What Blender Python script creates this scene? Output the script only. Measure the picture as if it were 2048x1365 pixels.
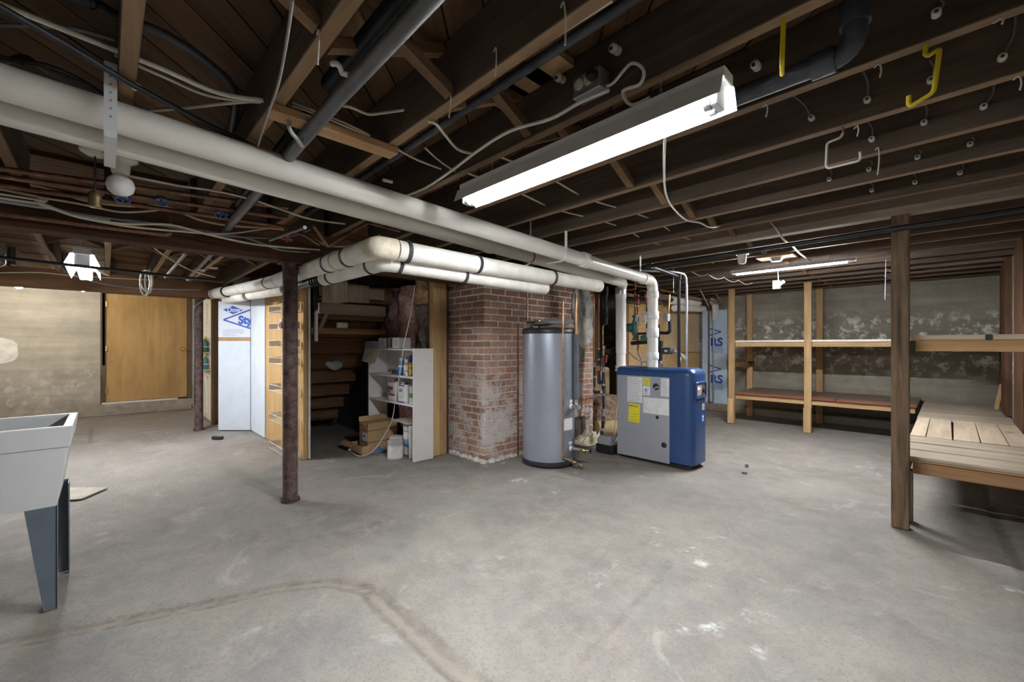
import bpy, bmesh, math, random
import numpy as np
from mathutils import Vector, Matrix, noise as mnoise
random.seed(7)
for o in list(bpy.data.objects): bpy.data.objects.remove(o)
scene = bpy.context.scene
C = scene.collection

# ------------------------------------------------------------------ camera
F, CX, HY, H = 844.0, 1024.0, 692.0, 1.25      # focal length and horizon in 2048x1365 pixels, eye height in metres
ANG = math.atan2(CX - 210.0, F)
S_, C_ = math.sin(ANG), math.cos(ANG)
cam_d = bpy.data.cameras.new('camera'); cam = bpy.data.objects.new('camera', cam_d); C.objects.link(cam)
cam.location = (0, 0, H); cam.rotation_euler = (math.pi/2, 0, math.asin(C_))
cam_d.sensor_width = 36.0; cam_d.lens = F/2048*36.0; cam_d.shift_y = (HY-682.5)/2048; cam_d.clip_start = 0.05
scene.camera = cam
# ------------------------------------------------------------------ world, exposure
w = bpy.data.worlds.new('world'); scene.world = w; w.use_nodes = True
w.node_tree.nodes['Background'].inputs[0].default_value = (0.6, 0.65, 0.75, 1)
w.node_tree.nodes['Background'].inputs[1].default_value = 0.02
scene.view_settings.view_transform = 'Standard'; scene.view_settings.look = 'None'
scene.view_settings.gamma = 1.0; scene.view_settings.use_curve_mapping = False
scene.view_settings.exposure = 1.65
TUBE1, TUBE2, TUBE3 = 78.0, 215.0, 72.0          # radiance of the tubes of the three fluorescent fittings
BULB = 190.0                                    # radiance of the warm bulb beyond the brown beam

# ------------------------------------------------------------------ pixel -> place
def ray(px, py):
    r = (px-CX)/F; q = (HY-py)/F
    return Vector((S_*r - C_, C_*r + S_, q))
def onZ(px, py, z): d = ray(px, py); t = (z-H)/d.z; return Vector((d.x*t, d.y*t, z))
def onX(px, py, x): d = ray(px, py); t = x/d.x; return Vector((x, d.y*t, H+d.z*t))
def onY(px, py, y): d = ray(px, py); t = y/d.y; return Vector((d.x*t, y, H+d.z*t))
def fl(px, py): return onZ(px, py, 0.0)
V = Vector

# ------------------------------------------------------------------ materials
def newmat(name):
    m = bpy.data.materials.new(name); m.use_nodes = True
    nt = m.node_tree; b = nt.nodes['Principled BSDF']
    return m, nt, b
def nd(nt, t, **kw):
    n = nt.nodes.new(t)
    for k, v in kw.items():
        if k in n.inputs: n.inputs[k].default_value = v
        else: setattr(n, k, v)
    return n
def rgb(c): return (c[0], c[1], c[2], 1.0)
def mixc(nt, fac, a, b, mode='MIX'):
    n = nt.nodes.new('ShaderNodeMix'); n.data_type = 'RGBA'; n.blend_type = mode
    for sock, val in ((n.inputs[0], fac), (n.inputs[6], a), (n.inputs[7], b)):
        if hasattr(val, 'links'): nt.links.new(val, sock)
        elif isinstance(val, (int, float)): sock.default_value = val
        else: sock.default_value = rgb(val)
    return n.outputs[2]
def ramp(nt, fac, stops):
    n = nt.nodes.new('ShaderNodeValToRGB'); e = n.color_ramp.elements
    while len(e) < len(stops): e.new(0.5)
    for i, (p, c) in enumerate(stops):
        e[i].position = p; e[i].color = rgb(c) if not isinstance(c, (int, float)) else (c, c, c, 1)
    nt.links.new(fac, n.inputs[0]); return n.outputs[0]
def math_(nt, op, a, b=None, clamp=False):
    n = nt.nodes.new('ShaderNodeMath'); n.operation = op; n.use_clamp = clamp
    for i, v in ((0, a), (1, b)):
        if v is None: continue
        if hasattr(v, 'links'): nt.links.new(v, n.inputs[i])
        else: n.inputs[i].default_value = v
    return n.outputs[0]
def coords(nt, scale=(1,1,1), rnd=True, world=False):
    if world:
        g = nd(nt, 'ShaderNodeNewGeometry'); out = g.outputs['Position']
    else:
        out = nd(nt, 'ShaderNodeTexCoord').outputs['Object']
    if rnd:
        oi = nd(nt, 'ShaderNodeObjectInfo'); a = nd(nt, 'ShaderNodeVectorMath', operation='ADD')
        mul = math_(nt, 'MULTIPLY', oi.outputs['Random'], 17.0)
        nt.links.new(out, a.inputs[0]); nt.links.new(mul, a.inputs[1]); out = a.outputs[0]
    mp = nd(nt, 'ShaderNodeMapping'); mp.inputs['Scale'].default_value = scale
    nt.links.new(out, mp.inputs[0]); return mp.outputs[0]
def noise_(nt, vec, scale, detail=4.0, rough=0.6, dist=0.0):
    n = nd(nt, 'ShaderNodeTexNoise'); n.inputs['Scale'].default_value = scale; n.inputs['Detail'].default_value = detail
    n.inputs['Roughness'].default_value = rough; n.inputs['Distortion'].default_value = dist
    nt.links.new(vec, n.inputs['Vector']); return n.outputs['Fac']
def bump(nt, b, h, strength=0.3, dist=0.02):
    n = nd(nt, 'ShaderNodeBump'); n.inputs['Strength'].default_value = strength; n.inputs['Distance'].default_value = dist
    nt.links.new(h, n.inputs['Height']); nt.links.new(n.outputs[0], b.inputs['Normal'])
def randval(nt, col, lo, hi):
    oi = nd(nt, 'ShaderNodeObjectInfo'); v = math_(nt, 'MULTIPLY_ADD', oi.outputs['Random'], hi-lo)
    nt.nodes[-1].inputs[2].default_value = lo
    hs = nd(nt, 'ShaderNodeHueSaturation'); nt.links.new(v, hs.inputs['Value'])
    nt.links.new(col, hs.inputs['Color']); return hs.outputs[0]
MAT = {}
def plain(name, col, rough=0.5, metal=0.0, var=0.12, scale=9.0, bmp=0.0, rnd=0.0):
    if name in MAT: return MAT[name]
    m, nt, b = newmat(name); MAT[name] = m
    v = coords(nt); n = noise_(nt, v, scale, 5)
    d = [max(0, c*(1-var*1.6)) for c in col]; l = [min(1, c*(1+var)) for c in col]
    out = ramp(nt, n, [(0.3, d), (0.7, l)])
    if rnd: out = randval(nt, out, 1-rnd, 1+rnd)
    nt.links.new(out, b.inputs['Base Color'])
    b.inputs['Roughness'].default_value = rough; b.inputs['Metallic'].default_value = metal
    if bmp: bump(nt, b, noise_(nt, v, scale*6, 5), bmp, 0.01)
    return m
def wood(name, c1, c2, axis, rough=0.75, grain=26.0, rnd=0.18, knots=True):
    key = name+'_'+axis
    if key in MAT: return MAT[key]
    m, nt, b = newmat(key); MAT[key] = m
    sc = [1.0, 1.0, 1.0]; sc['xyz'.index(axis)] = 0.06
    v = coords(nt, sc); n1 = noise_(nt, v, grain, 6, 0.65, 0.6)
    v2 = coords(nt, [1 if s == 1.0 else 0.25 for s in sc]); n2 = noise_(nt, v2, 5, 3)
    c = ramp(nt, n1, [(0.28, c1), (0.5, [(a+d)/2 for a, d in zip(c1, c2)]), (0.72, c2)])
    c = mixc(nt, ramp(nt, n2, [(0.42, 0.0), (0.75, 0.55)]), c, [x*0.55 for x in c1])
    if knots:
        vo = nd(nt, 'ShaderNodeTexVoronoi'); vo.inputs['Scale'].default_value = 2.2
        nt.links.new(coords(nt, [1 if s == 1.0 else 0.6 for s in sc]), vo.inputs['Vector'])
        c = mixc(nt, ramp(nt, vo.outputs['Distance'], [(0.02, 0.7), (0.09, 0.0)]), c, [x*0.3 for x in c1])
    c = randval(nt, c, 1-rnd, 1+rnd)
    nt.links.new(c, b.inputs['Base Color']); b.inputs['Roughness'].default_value = rough
    b.inputs['Specular IOR Level'].default_value = 0.25
    bump(nt, b, n1, 0.35, 0.006); return m
def emit(name, col, strength):
    m, nt, b = newmat(name); MAT[name] = m
    b.inputs['Base Color'].default_value = (0.9, 0.9, 0.9, 1)
    b.inputs['Emission Color'].default_value = rgb(col); b.inputs['Emission Strength'].default_value = strength
    return m

# ------------------------------------------------------------------ mesh builder
BASE = {}
class MB:
    def __init__(s): s.v = []; s.f = []; s.sm = []
    def add(s, vs, fs, smooth=False):
        o = len(s.v); s.v += [tuple(p) for p in vs]
        for f in fs: s.f.append(tuple(o+i for i in f)); s.sm.append(smooth)
        return s
    def box(s, x0, x1, y0, y1, z0, z1, b=0.0):
        return s.obox(V(((x0+x1)/2, (y0+y1)/2, (z0+z1)/2)), (abs(x1-x0), abs(y1-y0), abs(z1-z0)), None, b)
    def obox(s, c, size, rot=None, b=0.0):
        hx, hy, hz = size[0]/2, size[1]/2, size[2]/2; c = V(c)
        R = rot if rot is not None else Matrix.Identity(3)
        b = min(b, 0.45*min(size))
        if b <= 0:
            P = [(-hx,-hy,-hz),(hx,-hy,-hz),(hx,hy,-hz),(-hx,hy,-hz),(-hx,-hy,hz),(hx,-hy,hz),(hx,hy,hz),(-hx,hy,hz)]
            Fs = [(0,3,2,1),(4,5,6,7),(0,1,5,4),(1,2,6,5),(2,3,7,6),(3,0,4,7)]
        else:
            P = []; idx = {}
            for sx in (-1,1):
                for sy in (-1,1):
                    for sz in (-1,1):
                        for a in range(3):
                            q = [sx*(hx-b), sy*(hy-b), sz*(hz-b)]; q[a] += (sx,sy,sz)[a]*b
                            idx[(sx,sy,sz,a)] = len(P); P.append(tuple(q))
            Fs = []
            def quad(l): Fs.append(tuple(idx[k] for k in l))
            for a in range(3):
                u, w_ = (a+1)%3, (a+2)%3
                for sg in (-1,1):
                    L = []
                    for (p, q) in ((-1,-1),(1,-1),(1,1),(-1,1)):
                        k = [0,0,0]; k[a] = sg; k[u] = p; k[w_] = q; L.append((k[0],k[1],k[2],a))
                    quad(L if sg > 0 else L[::-1])
            for a in range(3):
                u, w_ = (a+1)%3, (a+2)%3
                for p in (-1,1):
                    for q in (-1,1):
                        def kk(t, ax):
                            k = [0,0,0]; k[a] = t; k[u] = p; k[w_] = q; return (k[0],k[1],k[2],ax)
                        L = [kk(-1,u), kk(1,u), kk(1,w_), kk(-1,w_)]
                        quad(L if p*q < 0 else L[::-1])
            for sx in (-1,1):
                for sy in (-1,1):
                    for sz in (-1,1):
                        L = [(sx,sy,sz,0),(sx,sy,sz,1),(sx,sy,sz,2)]
                        quad(L if sx*sy*sz > 0 else L[::-1])
        return s.add([c + R @ V(p) for p in P], Fs)
    def bar(s, p, q, w_, h, up=(0,0,1), b=0.0):
        p, q = V(p), V(q); d = (q-p); L = d.length; d.normalize(); u = V(up)
        side = d.cross(u)
        if side.length < 1e-4: u = V((1,0,0)); side = d.cross(u)
        side.normalize(); u = side.cross(d)
        R = Matrix((d, side, u)).transposed()
        return s.obox((p+q)/2, (L, w_, h), R, b)
    def tube(s, pts, r, n=10, cap=True, closed=False):
        pts = [V(p) for p in pts]; m = len(pts); rs = r if isinstance(r, (list, tuple)) else [r]*m
        vs = []; prev = None
        for i, p in enumerate(pts):
            if closed: t = pts[(i+1)%m]-pts[i-1]
            else: t = pts[min(i+1, m-1)]-pts[max(i-1, 0)]
            if t.length < 1e-9: t = V((0,0,1))
            t.normalize()
            if prev is None:
                a = V((0,0,1)) if abs(t.z) < 0.9 else V((1,0,0)); e1 = t.cross(a).normalized()
            else:
                e1 = prev - t*prev.dot(t); e1.normalize()
            prev = e1; e2 = t.cross(e1); k = 1.0
            if 0 < i < m-1 and not closed:
                a1 = (pts[i]-pts[i-1]).normalized(); k = 1/max(0.6, abs(a1.dot(t)))
            for j in range(n):
                an = 2*math.pi*j/n
                vs.append(p + (e1*math.cos(an)+e2*math.sin(an))*rs[i]*k)
        fs = []
        for i in range(m if closed else m-1):
            i2 = (i+1) % m
            for j in range(n):
                j2 = (j+1) % n; fs.append((i*n+j, i*n+j2, i2*n+j2, i2*n+j))
        s.add(vs, fs, True)
        if cap and not closed:
            s.add(vs[:n], [tuple(range(n-1, -1, -1))]); s.add(vs[-n:], [tuple(range(n))])
        return s
    def cyl(s, p, q, r, n=16): return s.tube([p, q], r, n)
    def lathe(s, prof, c=(0,0,0), n=24, axis=(0,0,1)):
        a = V(axis).normalized(); t = V((1,0,0)) if abs(a.x) < 0.9 else V((0,1,0))
        e1 = a.cross(t).normalized(); e2 = a.cross(e1); c = V(c); vs = []
        for r, z in prof:
            for j in range(n):
                an = 2*math.pi*j/n; vs.append(c + a*z + (e1*math.cos(an)+e2*math.sin(an))*r)
        fs = []
        for i in range(len(prof)-1):
            for j in range(n):
                j2 = (j+1) % n; fs.append((i*n+j, i*n+j2, (i+1)*n+j2, (i+1)*n+j))
        s.add(vs, fs, True)
        if prof[0][0] > 1e-5: s.add(vs[:n], [tuple(range(n-1,-1,-1))])
        if prof[-1][0] > 1e-5: s.add(vs[-n:], [tuple(range(n))])
        return s
    def sphere(s, c, r, n=12):
        rr = r if isinstance(r, (tuple, list)) else (r, r, r); vs = []; c = V(c); k = n//2
        for i in range(k+1):
            th = math.pi*i/k
            for j in range(n):
                ph = 2*math.pi*j/n
                vs.append(c+V((rr[0]*math.sin(th)*math.cos(ph), rr[1]*math.sin(th)*math.sin(ph), rr[2]*math.cos(th))))
        fs = [(i*n+j, (i+1)*n+j, (i+1)*n+(j+1)%n, i*n+(j+1)%n) for i in range(k) for j in range(n)]
        return s.add(vs, fs, True)
    def prism(s, poly, vec):
        vec = V(vec); n = len(poly); P = [V(p) for p in poly]
        nrm = (P[1]-P[0]).cross(P[2]-P[0])
        if nrm.dot(vec) > 0: P = P[::-1]
        Q = [p+vec for p in P]
        return s.add(P+Q, [tuple(range(n)), tuple(range(2*n-1, n-1, -1))] + [(i, i+n, (i+1)%n+n, (i+1)%n) for i in range(n)])
    def rough(s, amp, freq, seed=0.0):
        o = V((seed*3.1, seed*7.7, seed*1.3))
        s.v = [tuple(V(p)+mnoise.noise_vector(V(p)*freq+o)*amp) for p in s.v]; return s
    def mesh(s, name, off=(0,0,0), mats=()):
        me = bpy.data.meshes.new(name)
        me.from_pydata([(p[0]-off[0], p[1]-off[1], p[2]-off[2]) for p in s.v], [], s.f)
        me.polygons.foreach_set('use_smooth', s.sm)
        for m in mats: me.materials.append(m)
        me.update(); return me
    def build(s, name, m, parent=None, bevel=0.0):
        if parent is None:
            a = np.array(s.v); mn = a.min(0); mx = a.max(0)
            base = V(((mn[0]+mx[0])/2, (mn[1]+mx[1])/2, mn[2]))
        else: base = BASE[parent.name]
        me = s.mesh(name, base, [m]); o = bpy.data.objects.new(name, me); C.objects.link(o)
        if parent is None: o.location = base
        else: o.parent = parent
        BASE[o.name] = base
        if bevel:
            bv = o.modifiers.new('bevel', 'BEVEL'); bv.width = bevel; bv.segments = 2; bv.limit_method = 'ANGLE'
        return o
def tag(o, label, cat, group=None):
    o['label'] = label; o['category'] = cat
    if group: o['group'] = group
    return o
def thing(name, base, label, cat, group=None):
    o = bpy.data.objects.new(name, None); C.objects.link(o); o.location = base; o.empty_display_size = 0.1
    BASE[o.name] = V(base); return tag(o, label, cat, group)
def struct(o): o['kind'] = 'structure'; return o
def stuff(o): o['kind'] = 'stuff'; return o
def smooth_path(pts, k=4):
    P = [V(p) for p in pts]; out = []
    for i in range(len(P)-1):
        p0 = P[max(i-1,0)]; p1 = P[i]; p2 = P[i+1]; p3 = P[min(i+2,len(P)-1)]
        for j in range(k):
            t = j/k
            out.append(0.5*((2*p1)+(p2-p0)*t+(2*p0-5*p1+4*p2-p3)*t*t+(3*p1-p0-3*p2+p3)*t**3))
    return out+[P[-1]]
def elbow(pts, rad, k=5):
    P = [V(p) for p in pts]; out = [P[0]]
    for i in range(1, len(P)-1):
        a = (P[i-1]-P[i]); b = (P[i+1]-P[i]); r = min(rad, a.length*0.45, b.length*0.45); a.normalize(); b.normalize()
        s0 = P[i]+a*r; s1 = P[i]+b*r
        for j in range(k+1):
            t = j/k; out.append((1-t)**2*s0 + 2*t*(1-t)*P[i] + t*t*s1)
    return out+[P[-1]]
def text(name, body, size, m, parent, org, xd, yd, thick=0.001, bold=0.0, align='LEFT'):
    cu = bpy.data.curves.new(name, 'FONT'); cu.body = body; cu.size = size; cu.extrude = thick; cu.offset = bold
    cu.align_x = align; cu.resolution_u = 3
    t = bpy.data.objects.new(name+'_tmp', cu); C.objects.link(t)
    me = bpy.data.meshes.new_from_object(t.evaluated_get(bpy.context.evaluated_depsgraph_get()))
    bpy.data.objects.remove(t)
    xd, yd = V(xd).normalized(), V(yd).normalized(); zd = xd.cross(yd)
    M4 = Matrix((xd, yd, zd)).transposed().to_4x4(); M4.translation = V(org)-BASE[parent.name]
    me.transform(M4); me.materials.clear(); me.materials.append(m); me.name = name
    o = bpy.data.objects.new(name, me); C.objects.link(o); o.parent = parent; BASE[o.name] = BASE[parent.name]
    return o
def copy_tree(o, loc=None, parent=None):
    c = o.copy(); C.objects.link(c)
    if parent is not None: c.parent = parent
    if loc is not None: c.location = loc
    BASE[c.name] = V(c.location)
    for ch in o.children: copy_tree(ch, None, c)
    return c
# ------------------------------------------------------------------ setting materials
XL, XR, YF, YB = -10.5, 0.46, -2.6, 8.45
ZJ, ZS = 2.17, 2.40
def mat_floor():
    m, nt, b = newmat('concrete_floor')
    v = coords(nt, (1,1,1), False, True)
    n1 = noise_(nt, v, 0.9, 6, 0.6, 0.4); n2 = noise_(nt, v, 6.0, 8, 0.7); n3 = noise_(nt, v, 70.0, 6, 0.7)
    c = ramp(nt, n1, [(0.32, (0.168,0.154,0.140)), (0.5, (0.232,0.212,0.193)), (0.68, (0.318,0.293,0.263))])
    c = mixc(nt, ramp(nt, n2, [(0.42, 0.0), (0.66, 0.55)]), c, (0.35,0.31,0.262))
    c = mixc(nt, ramp(nt, n3, [(0.34, 0.5), (0.5, 0.0)]), c, (0.13,0.12,0.108))
    c = mixc(nt, ramp(nt, noise_(nt, v, 130.0, 4, 0.6), [(0.56, 0.0), (0.70, 0.28)]), c, (0.40,0.38,0.345))
    c = mixc(nt, ramp(nt, noise_(nt, v, 1.7, 7, 0.7, 0.8), [(0.50, 0.0), (0.66, 0.55)]), c, (0.20,0.20,0.20))
    n4 = noise_(nt, v, 2.3, 9, 0.72, 1.2)
    c = mixc(nt, ramp(nt, n4, [(0.58, 0.0), (0.70, 0.5)]), c, (0.50,0.485,0.455))
    sp = noise_(nt, v, 13.0, 3, 0.5); c = mixc(nt, ramp(nt, sp, [(0.70, 0.0), (0.76, 0.5)]), c, (0.20,0.16,0.12))
    for att, col, f in (('grey', (0.15,0.155,0.16), 0.6), ('seam', (0.30,0.25,0.19), 0.55), ('crack', (0.105,0.09,0.075), 0.8), ('white', (0.66,0.65,0.63), 0.95)):
        a = nd(nt, 'ShaderNodeAttribute', attribute_name=att)
        nz = math_(nt, 'MULTIPLY', math_(nt, 'SUBTRACT', noise_(nt, v, 16.0, 8, 0.8), 0.5), 1.5)
        wv_ = math_(nt, 'ADD', a.outputs['Fac'], math_(nt, 'MULTIPLY', nz, math_(nt, 'MINIMUM', math_(nt, 'MULTIPLY', a.outputs['Fac'], 3.0), 1.0)))
        k = math_(nt, 'MULTIPLY', ramp(nt, wv_, [(0.25, 0.0), (0.75, 1.0)]), f)
        k2 = math_(nt, 'MULTIPLY', k, ramp(nt, noise_(nt, v, 11.0 if att != 'white' else 7.0, 9, 0.8), [(0.3, 0.25), (0.62, 1.0)] if att != 'white' else [(0.5, 0.0), (0.62, 1.0)]), True)
        c = mixc(nt, k2, c, col)
    nt.links.new(c, b.inputs['Base Color']); b.inputs['Roughness'].default_value = 0.72
    b.inputs['Specular IOR Level'].default_value = 0.35
    h = math_(nt, 'ADD', math_(nt, 'MULTIPLY', n3, 0.35), n2); bump(nt, b, h, 0.5, 0.014); return m
def mat_wall(name, c1, c2, eff, zlo, zhi, dirt):
    m, nt, b = newmat(name); g = coords(nt, (1,1,1), False, True)
    vb = coords(nt, (0.5, 0.5, 6.0), False, True)
    n1 = noise_(nt, vb, 1.3, 5, 0.6); n2 = noise_(nt, g, 3.0, 8, 0.7, 0.5); n3 = noise_(nt, g, 40, 5, 0.7)
    c = ramp(nt, n1, [(0.3, c1), (0.7, c2)])
    c = mixc(nt, ramp(nt, n2, [(0.35, 0.4), (0.6, 0.0)]), c, [x*0.62 for x in c1])
    c = mixc(nt, ramp(nt, n3, [(0.62, 0.0), (0.75, 0.35)]), c, [x*0.45 for x in c1])
    sx = nd(nt, 'ShaderNodeSeparateXYZ'); nt.links.new(g, sx.inputs[0]); z = sx.outputs['Z']
    band = ramp(nt, math_(nt, 'DIVIDE', z, 2.4), [(max(0, zlo-0.12), 0.0), (zlo, 1.0), (zhi, 1.0), (zhi+0.12, 0.0)])
    e = math_(nt, 'MULTIPLY', band, ramp(nt, noise_(nt, g, 6.5, 12, 0.72, 0.1), [(0.51, 0.0), (0.60, eff)]))
    c = mixc(nt, e, c, (0.74,0.72,0.68))
    low = ramp(nt, math_(nt, 'DIVIDE', z, 2.4), [(0.02, dirt), (0.2, 0.0)])
    c = mixc(nt, math_(nt, 'MULTIPLY', low, ramp(nt, noise_(nt, g, 7, 6), [(0.35, 0.2), (0.65, 1.0)])), c, (0.20,0.15,0.10))
    nt.links.new(c, b.inputs['Base Color']); b.inputs['Roughness'].default_value = 0.9; b.inputs['Specular IOR Level'].default_value = 0.15
    wv = nd(nt, 'ShaderNodeTexWave', wave_type='BANDS', bands_direction='Z', wave_profile='SAW'); wv.inputs['Scale'].default_value = 0.8
    wv.inputs['Distortion'].default_value = 0.6; nt.links.new(g, wv.inputs['Vector'])
    h = math_(nt, 'ADD', math_(nt, 'MULTIPLY', wv.outputs['Fac'], 0.5), n2); bump(nt, b, h, 0.45, 0.02); return m
M_floor = mat_floor()
M_wallL = mat_wall('concrete_left', (0.43,0.405,0.36), (0.62,0.58,0.505), 0.6, 0.12, 0.3, 0.55)
M_wallB = mat_wall('concrete_back', (0.22,0.198,0.157), (0.345,0.312,0.248), 0.95, 0.42, 0.64, 0.25)
JW = ((0.065,0.045,0.033), (0.145,0.105,0.075))       # joist timber
def joistw(a): return wood('joist_wood', JW[0], JW[1], a)
def deckw(a): return wood('subfloor_wood', (0.085,0.045,0.022), (0.20,0.115,0.058), a, rnd=0.3)
def pinew(a): return wood('pine', (0.38,0.235,0.11), (0.62,0.42,0.22), a)
def oldw(a): return wood('weathered_wood', (0.20,0.155,0.115), (0.36,0.29,0.215), a)
def darkw(a): return wood('dark_beam_wood', (0.045,0.022,0.012), (0.12,0.058,0.03), a)
M_mortar = plain('mortar', (0.62,0.59,0.53), 0.95, bmp=0.4, scale=14)

# ------------------------------------------------------------------ floor (grid with worn seams)
def build_floor():
    st = 0.032
    xs = np.arange(XL-0.3, XR+0.3, st); ys = np.arange(YF-0.3, YB+0.3, st)
    gx, gy = np.meshgrid(xs, ys, indexing='ij')
    def dist(poly):
        d = np.full(gx.shape, 9.0)
        for a, b in zip(poly[:-1], poly[1:]):
            ax, ay, bx, by = a[0], a[1], b[0], b[1]; L = (bx-ax)**2+(by-ay)**2+1e-9
            t = np.clip(((gx-ax)*(bx-ax)+(gy-ay)*(by-ay))/L, 0, 1)
            d = np.minimum(d, np.hypot(gx-ax-t*(bx-ax), gy-ay-t*(by-ay)))
        return d
    fp = lambda L: [fl(*p) for p in L]
    rng = np.random.RandomState(3)
    wob = np.zeros(gx.shape)
    for k in range(9):
        f = 1.2*1.6**k if k < 6 else 14; a = rng.rand()*6.28; ph = rng.rand()*6.28
        wob += np.sin((gx*math.cos(a)+gy*math.sin(a))*f+ph)/(1+k*0.6)
    s1 = dist(fp([(-60,1300),(0,1287),(120,1265),(240,1240),(400,1208),(540,1176),(600,1168),(660,1163),(735,1176)]))
    s2 = dist(fp([(735,1176),(775,1215),(830,1262),(885,1315),(950,1365),(1010,1420)]))
    s3 = dist(fp([(735,1176),(805,1132),(880,1100),(1000,1052)]))
    s4 = dist([(-0.0+0.21, 5.6), (0.23, 4.5), (0.28, 3.6), (0.30, 2.0)])
    cr = dist(fp([(1164,1315),(1234,1245),(1324,1150),(1344,1118)]))
    cr2 = dist(fp([(1100,905),(1180,917),(1260,926),(1330,937)]))
    sq = dist(fp([(150,858),(182,855),(180,885)]))
    sq2 = dist(fp([(150,893),(205,876),(232,872)]))
    sm = lambda d, w_: np.clip(1-(d+wob*0.006)/w_, 0, 1)
    seam = np.maximum.reduce([np.minimum(1, 1.3*sm(s1, 0.06)), np.minimum(1, 1.3*sm(s2, 0.075)), 0.6*sm(s3, 0.09), sm(sq2, 0.06)])
    seam = np.maximum(seam, 0.8*np.clip(1-np.hypot(gx-fl(672,1205).x, gy-fl(672,1205).y)/0.11, 0, 1))
    crack = np.maximum.reduce([0.75*sm(np.abs(s1-0.03), 0.035), 0.75*sm(np.abs(s2-0.04), 0.035), 0.5*sm(cr, 0.04), sm(s4, 0.05), 0.6*sm(cr2, 0.03), sm(sq, 0.05)])
    white = np.zeros(gx.shape)
    for (px, py, r, k) in ((1040,962,.10,.8),(1105,985,.05,.7),(1310,1062,.10,.9),(1312,1085,.07,.8),(1380,1105,.11,.9),(1400,1125,.08,.8),
        (1432,1168,.05,1),(1185,1168,.06,1),(1200,1150,.09,.5),(1500,1230,.07,1),(1530,1232,.06,.9),(1420,1257,.07,1),(1440,1250,.06,.9),(1365,1255,.05,.7),(1510,1300,.07,.6),
        (1350,948,.10,.5),(1000,1112,.03,1),(1300,968,.09,.5),(1965,1068,.06,.6),(2022,1178,.05,.9),(2045,1215,.06,.7),(850,965,.14,.4),(835,948,.10,.5),(700,920,.1,.3),(1560,925,.2,.45),(1750,940,.3,.5),(870,905,.12,.6),(975,930,.10,.9),(1010,925,.09,.7),(930,920,.07,.8),(650,885,.2,.3),(720,850,.2,.4)):
        p = fl(px, py); white = np.maximum(white, k*np.clip(1.25-np.hypot(gx-p.x, gy-p.y)/r + wob*0.15, 0, 1))
    ring = fl(985, 1012); dr = np.abs(np.hypot(gx-ring.x, gy-ring.y)-0.52)
    white = np.maximum(white, 0.55*np.clip(1-dr/0.03, 0, 1)*(np.sin(np.arctan2(gy-ring.y, gx-ring.x)*2+0.6) > -0.3))
    grey = np.zeros(gx.shape)
    for (px, py, r, k) in ((620,1290,.35,1),(560,1340,.3,.9),(180,1330,.5,.7),(930,1130,.12,.8),(800,1093,.06,1),(775,1115,.05,1),(680,1050,.10,.7),(600,900,.35,.6),(480,960,.6,.6),(1180,970,.3,.7),(1120,1000,.25,.5),(320,1340,.35,.6),(90,1130,.15,.8)):
        p = fl(px, py); grey = np.maximum(grey, k*np.clip(1.2-np.hypot(gx-p.x, gy-p.y)/r + wob*0.12, 0, 1))
    z = 0.004*wob*0.4 - 0.010*seam - 0.008*crack
    z -= z.max(); z *= (gy < 8.2)
    nx, ny = gx.shape
    vs = np.stack([gx.ravel(), gy.ravel(), z.ravel()], 1)
    i = np.arange(nx*ny).reshape(nx, ny); q = np.stack([i[:-1,:-1].ravel(), i[1:,:-1].ravel(), i[1:,1:].ravel(), i[:-1,1:].ravel()], 1)
    me = bpy.data.meshes.new('floor'); me.vertices.add(len(vs)); me.vertices.foreach_set('co', vs.ravel())
    me.loops.add(q.size); me.loops.foreach_set('vertex_index', q.ravel().astype(np.int32))
    me.polygons.add(len(q)); me.polygons.foreach_set('loop_start', np.arange(0, q.size, 4, dtype=np.int32))
    me.polygons.foreach_set('loop_total', np.full(len(q), 4, dtype=np.int32)); me.update(calc_edges=True)
    me.polygons.foreach_set('use_smooth', [True]*len(q))
    for nme, arr in (('seam', seam), ('crack', crack), ('white', white), ('grey', grey)):
        at = me.attributes.new(nme, 'FLOAT', 'POINT'); at.data.foreach_set('value', arr.ravel().astype(np.float32))
    me.materials.append(M_floor); o = bpy.data.objects.new('floor', me); C.objects.link(o); struct(o)
    BASE['floor'] = V((0,0,0)); return o
floor = build_floor()

# ------------------------------------------------------------------ walls
def sbox(name, m, *a, b=0.0): return struct(MB().box(*a, b).build(name, m))
# left wall with the door opening
DY0, DY1, DZ0, DZ1 = 0.01, 1.175, 0.22, 2.19
wl = MB().box(XL-0.3, XL, YF, DY0-0.07, 0, 2.5).box(XL-0.3, XL, DY1+0.07, YB, 0, 2.5).box(XL-0.3, XL, DY0-0.07, DY1+0.07, DZ1+0.03, 2.5).box(XL-0.3, XL+0.05, DY0-0.1, DY1+0.1, 0, DZ0-0.015)
wall_left = struct(wl.build('wall_left', M_wallL))
pp = onX(2, 702, XL); poly = []
for k in range(40):
    a = k/40*2*math.pi; ca, sa_ = math.cos(a), math.sin(a); rr = 1+random.uniform(-.025,.025)
    poly.append((XL+0.004, pp.y-0.30+0.48*rr*math.copysign(abs(ca)**.55, ca), pp.z+0.225*rr*math.copysign(abs(sa_)**.6, sa_)))
MB().prism(poly, (-0.02,0,0)).build('paint_patch', plain('white_paint', (0.86,0.85,0.82), 0.6), wall_left)
M_door = wood('door_veneer', (0.50,0.315,0.125), (0.62,0.41,0.185), 'z', rough=0.5, grain=14, rnd=0.0, knots=False)
door1 = struct(MB().box(XL-0.06, XL-0.015, DY0, DY1, DZ0+0.02, DZ1).build('door_1', M_door, None, 0.003))
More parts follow.
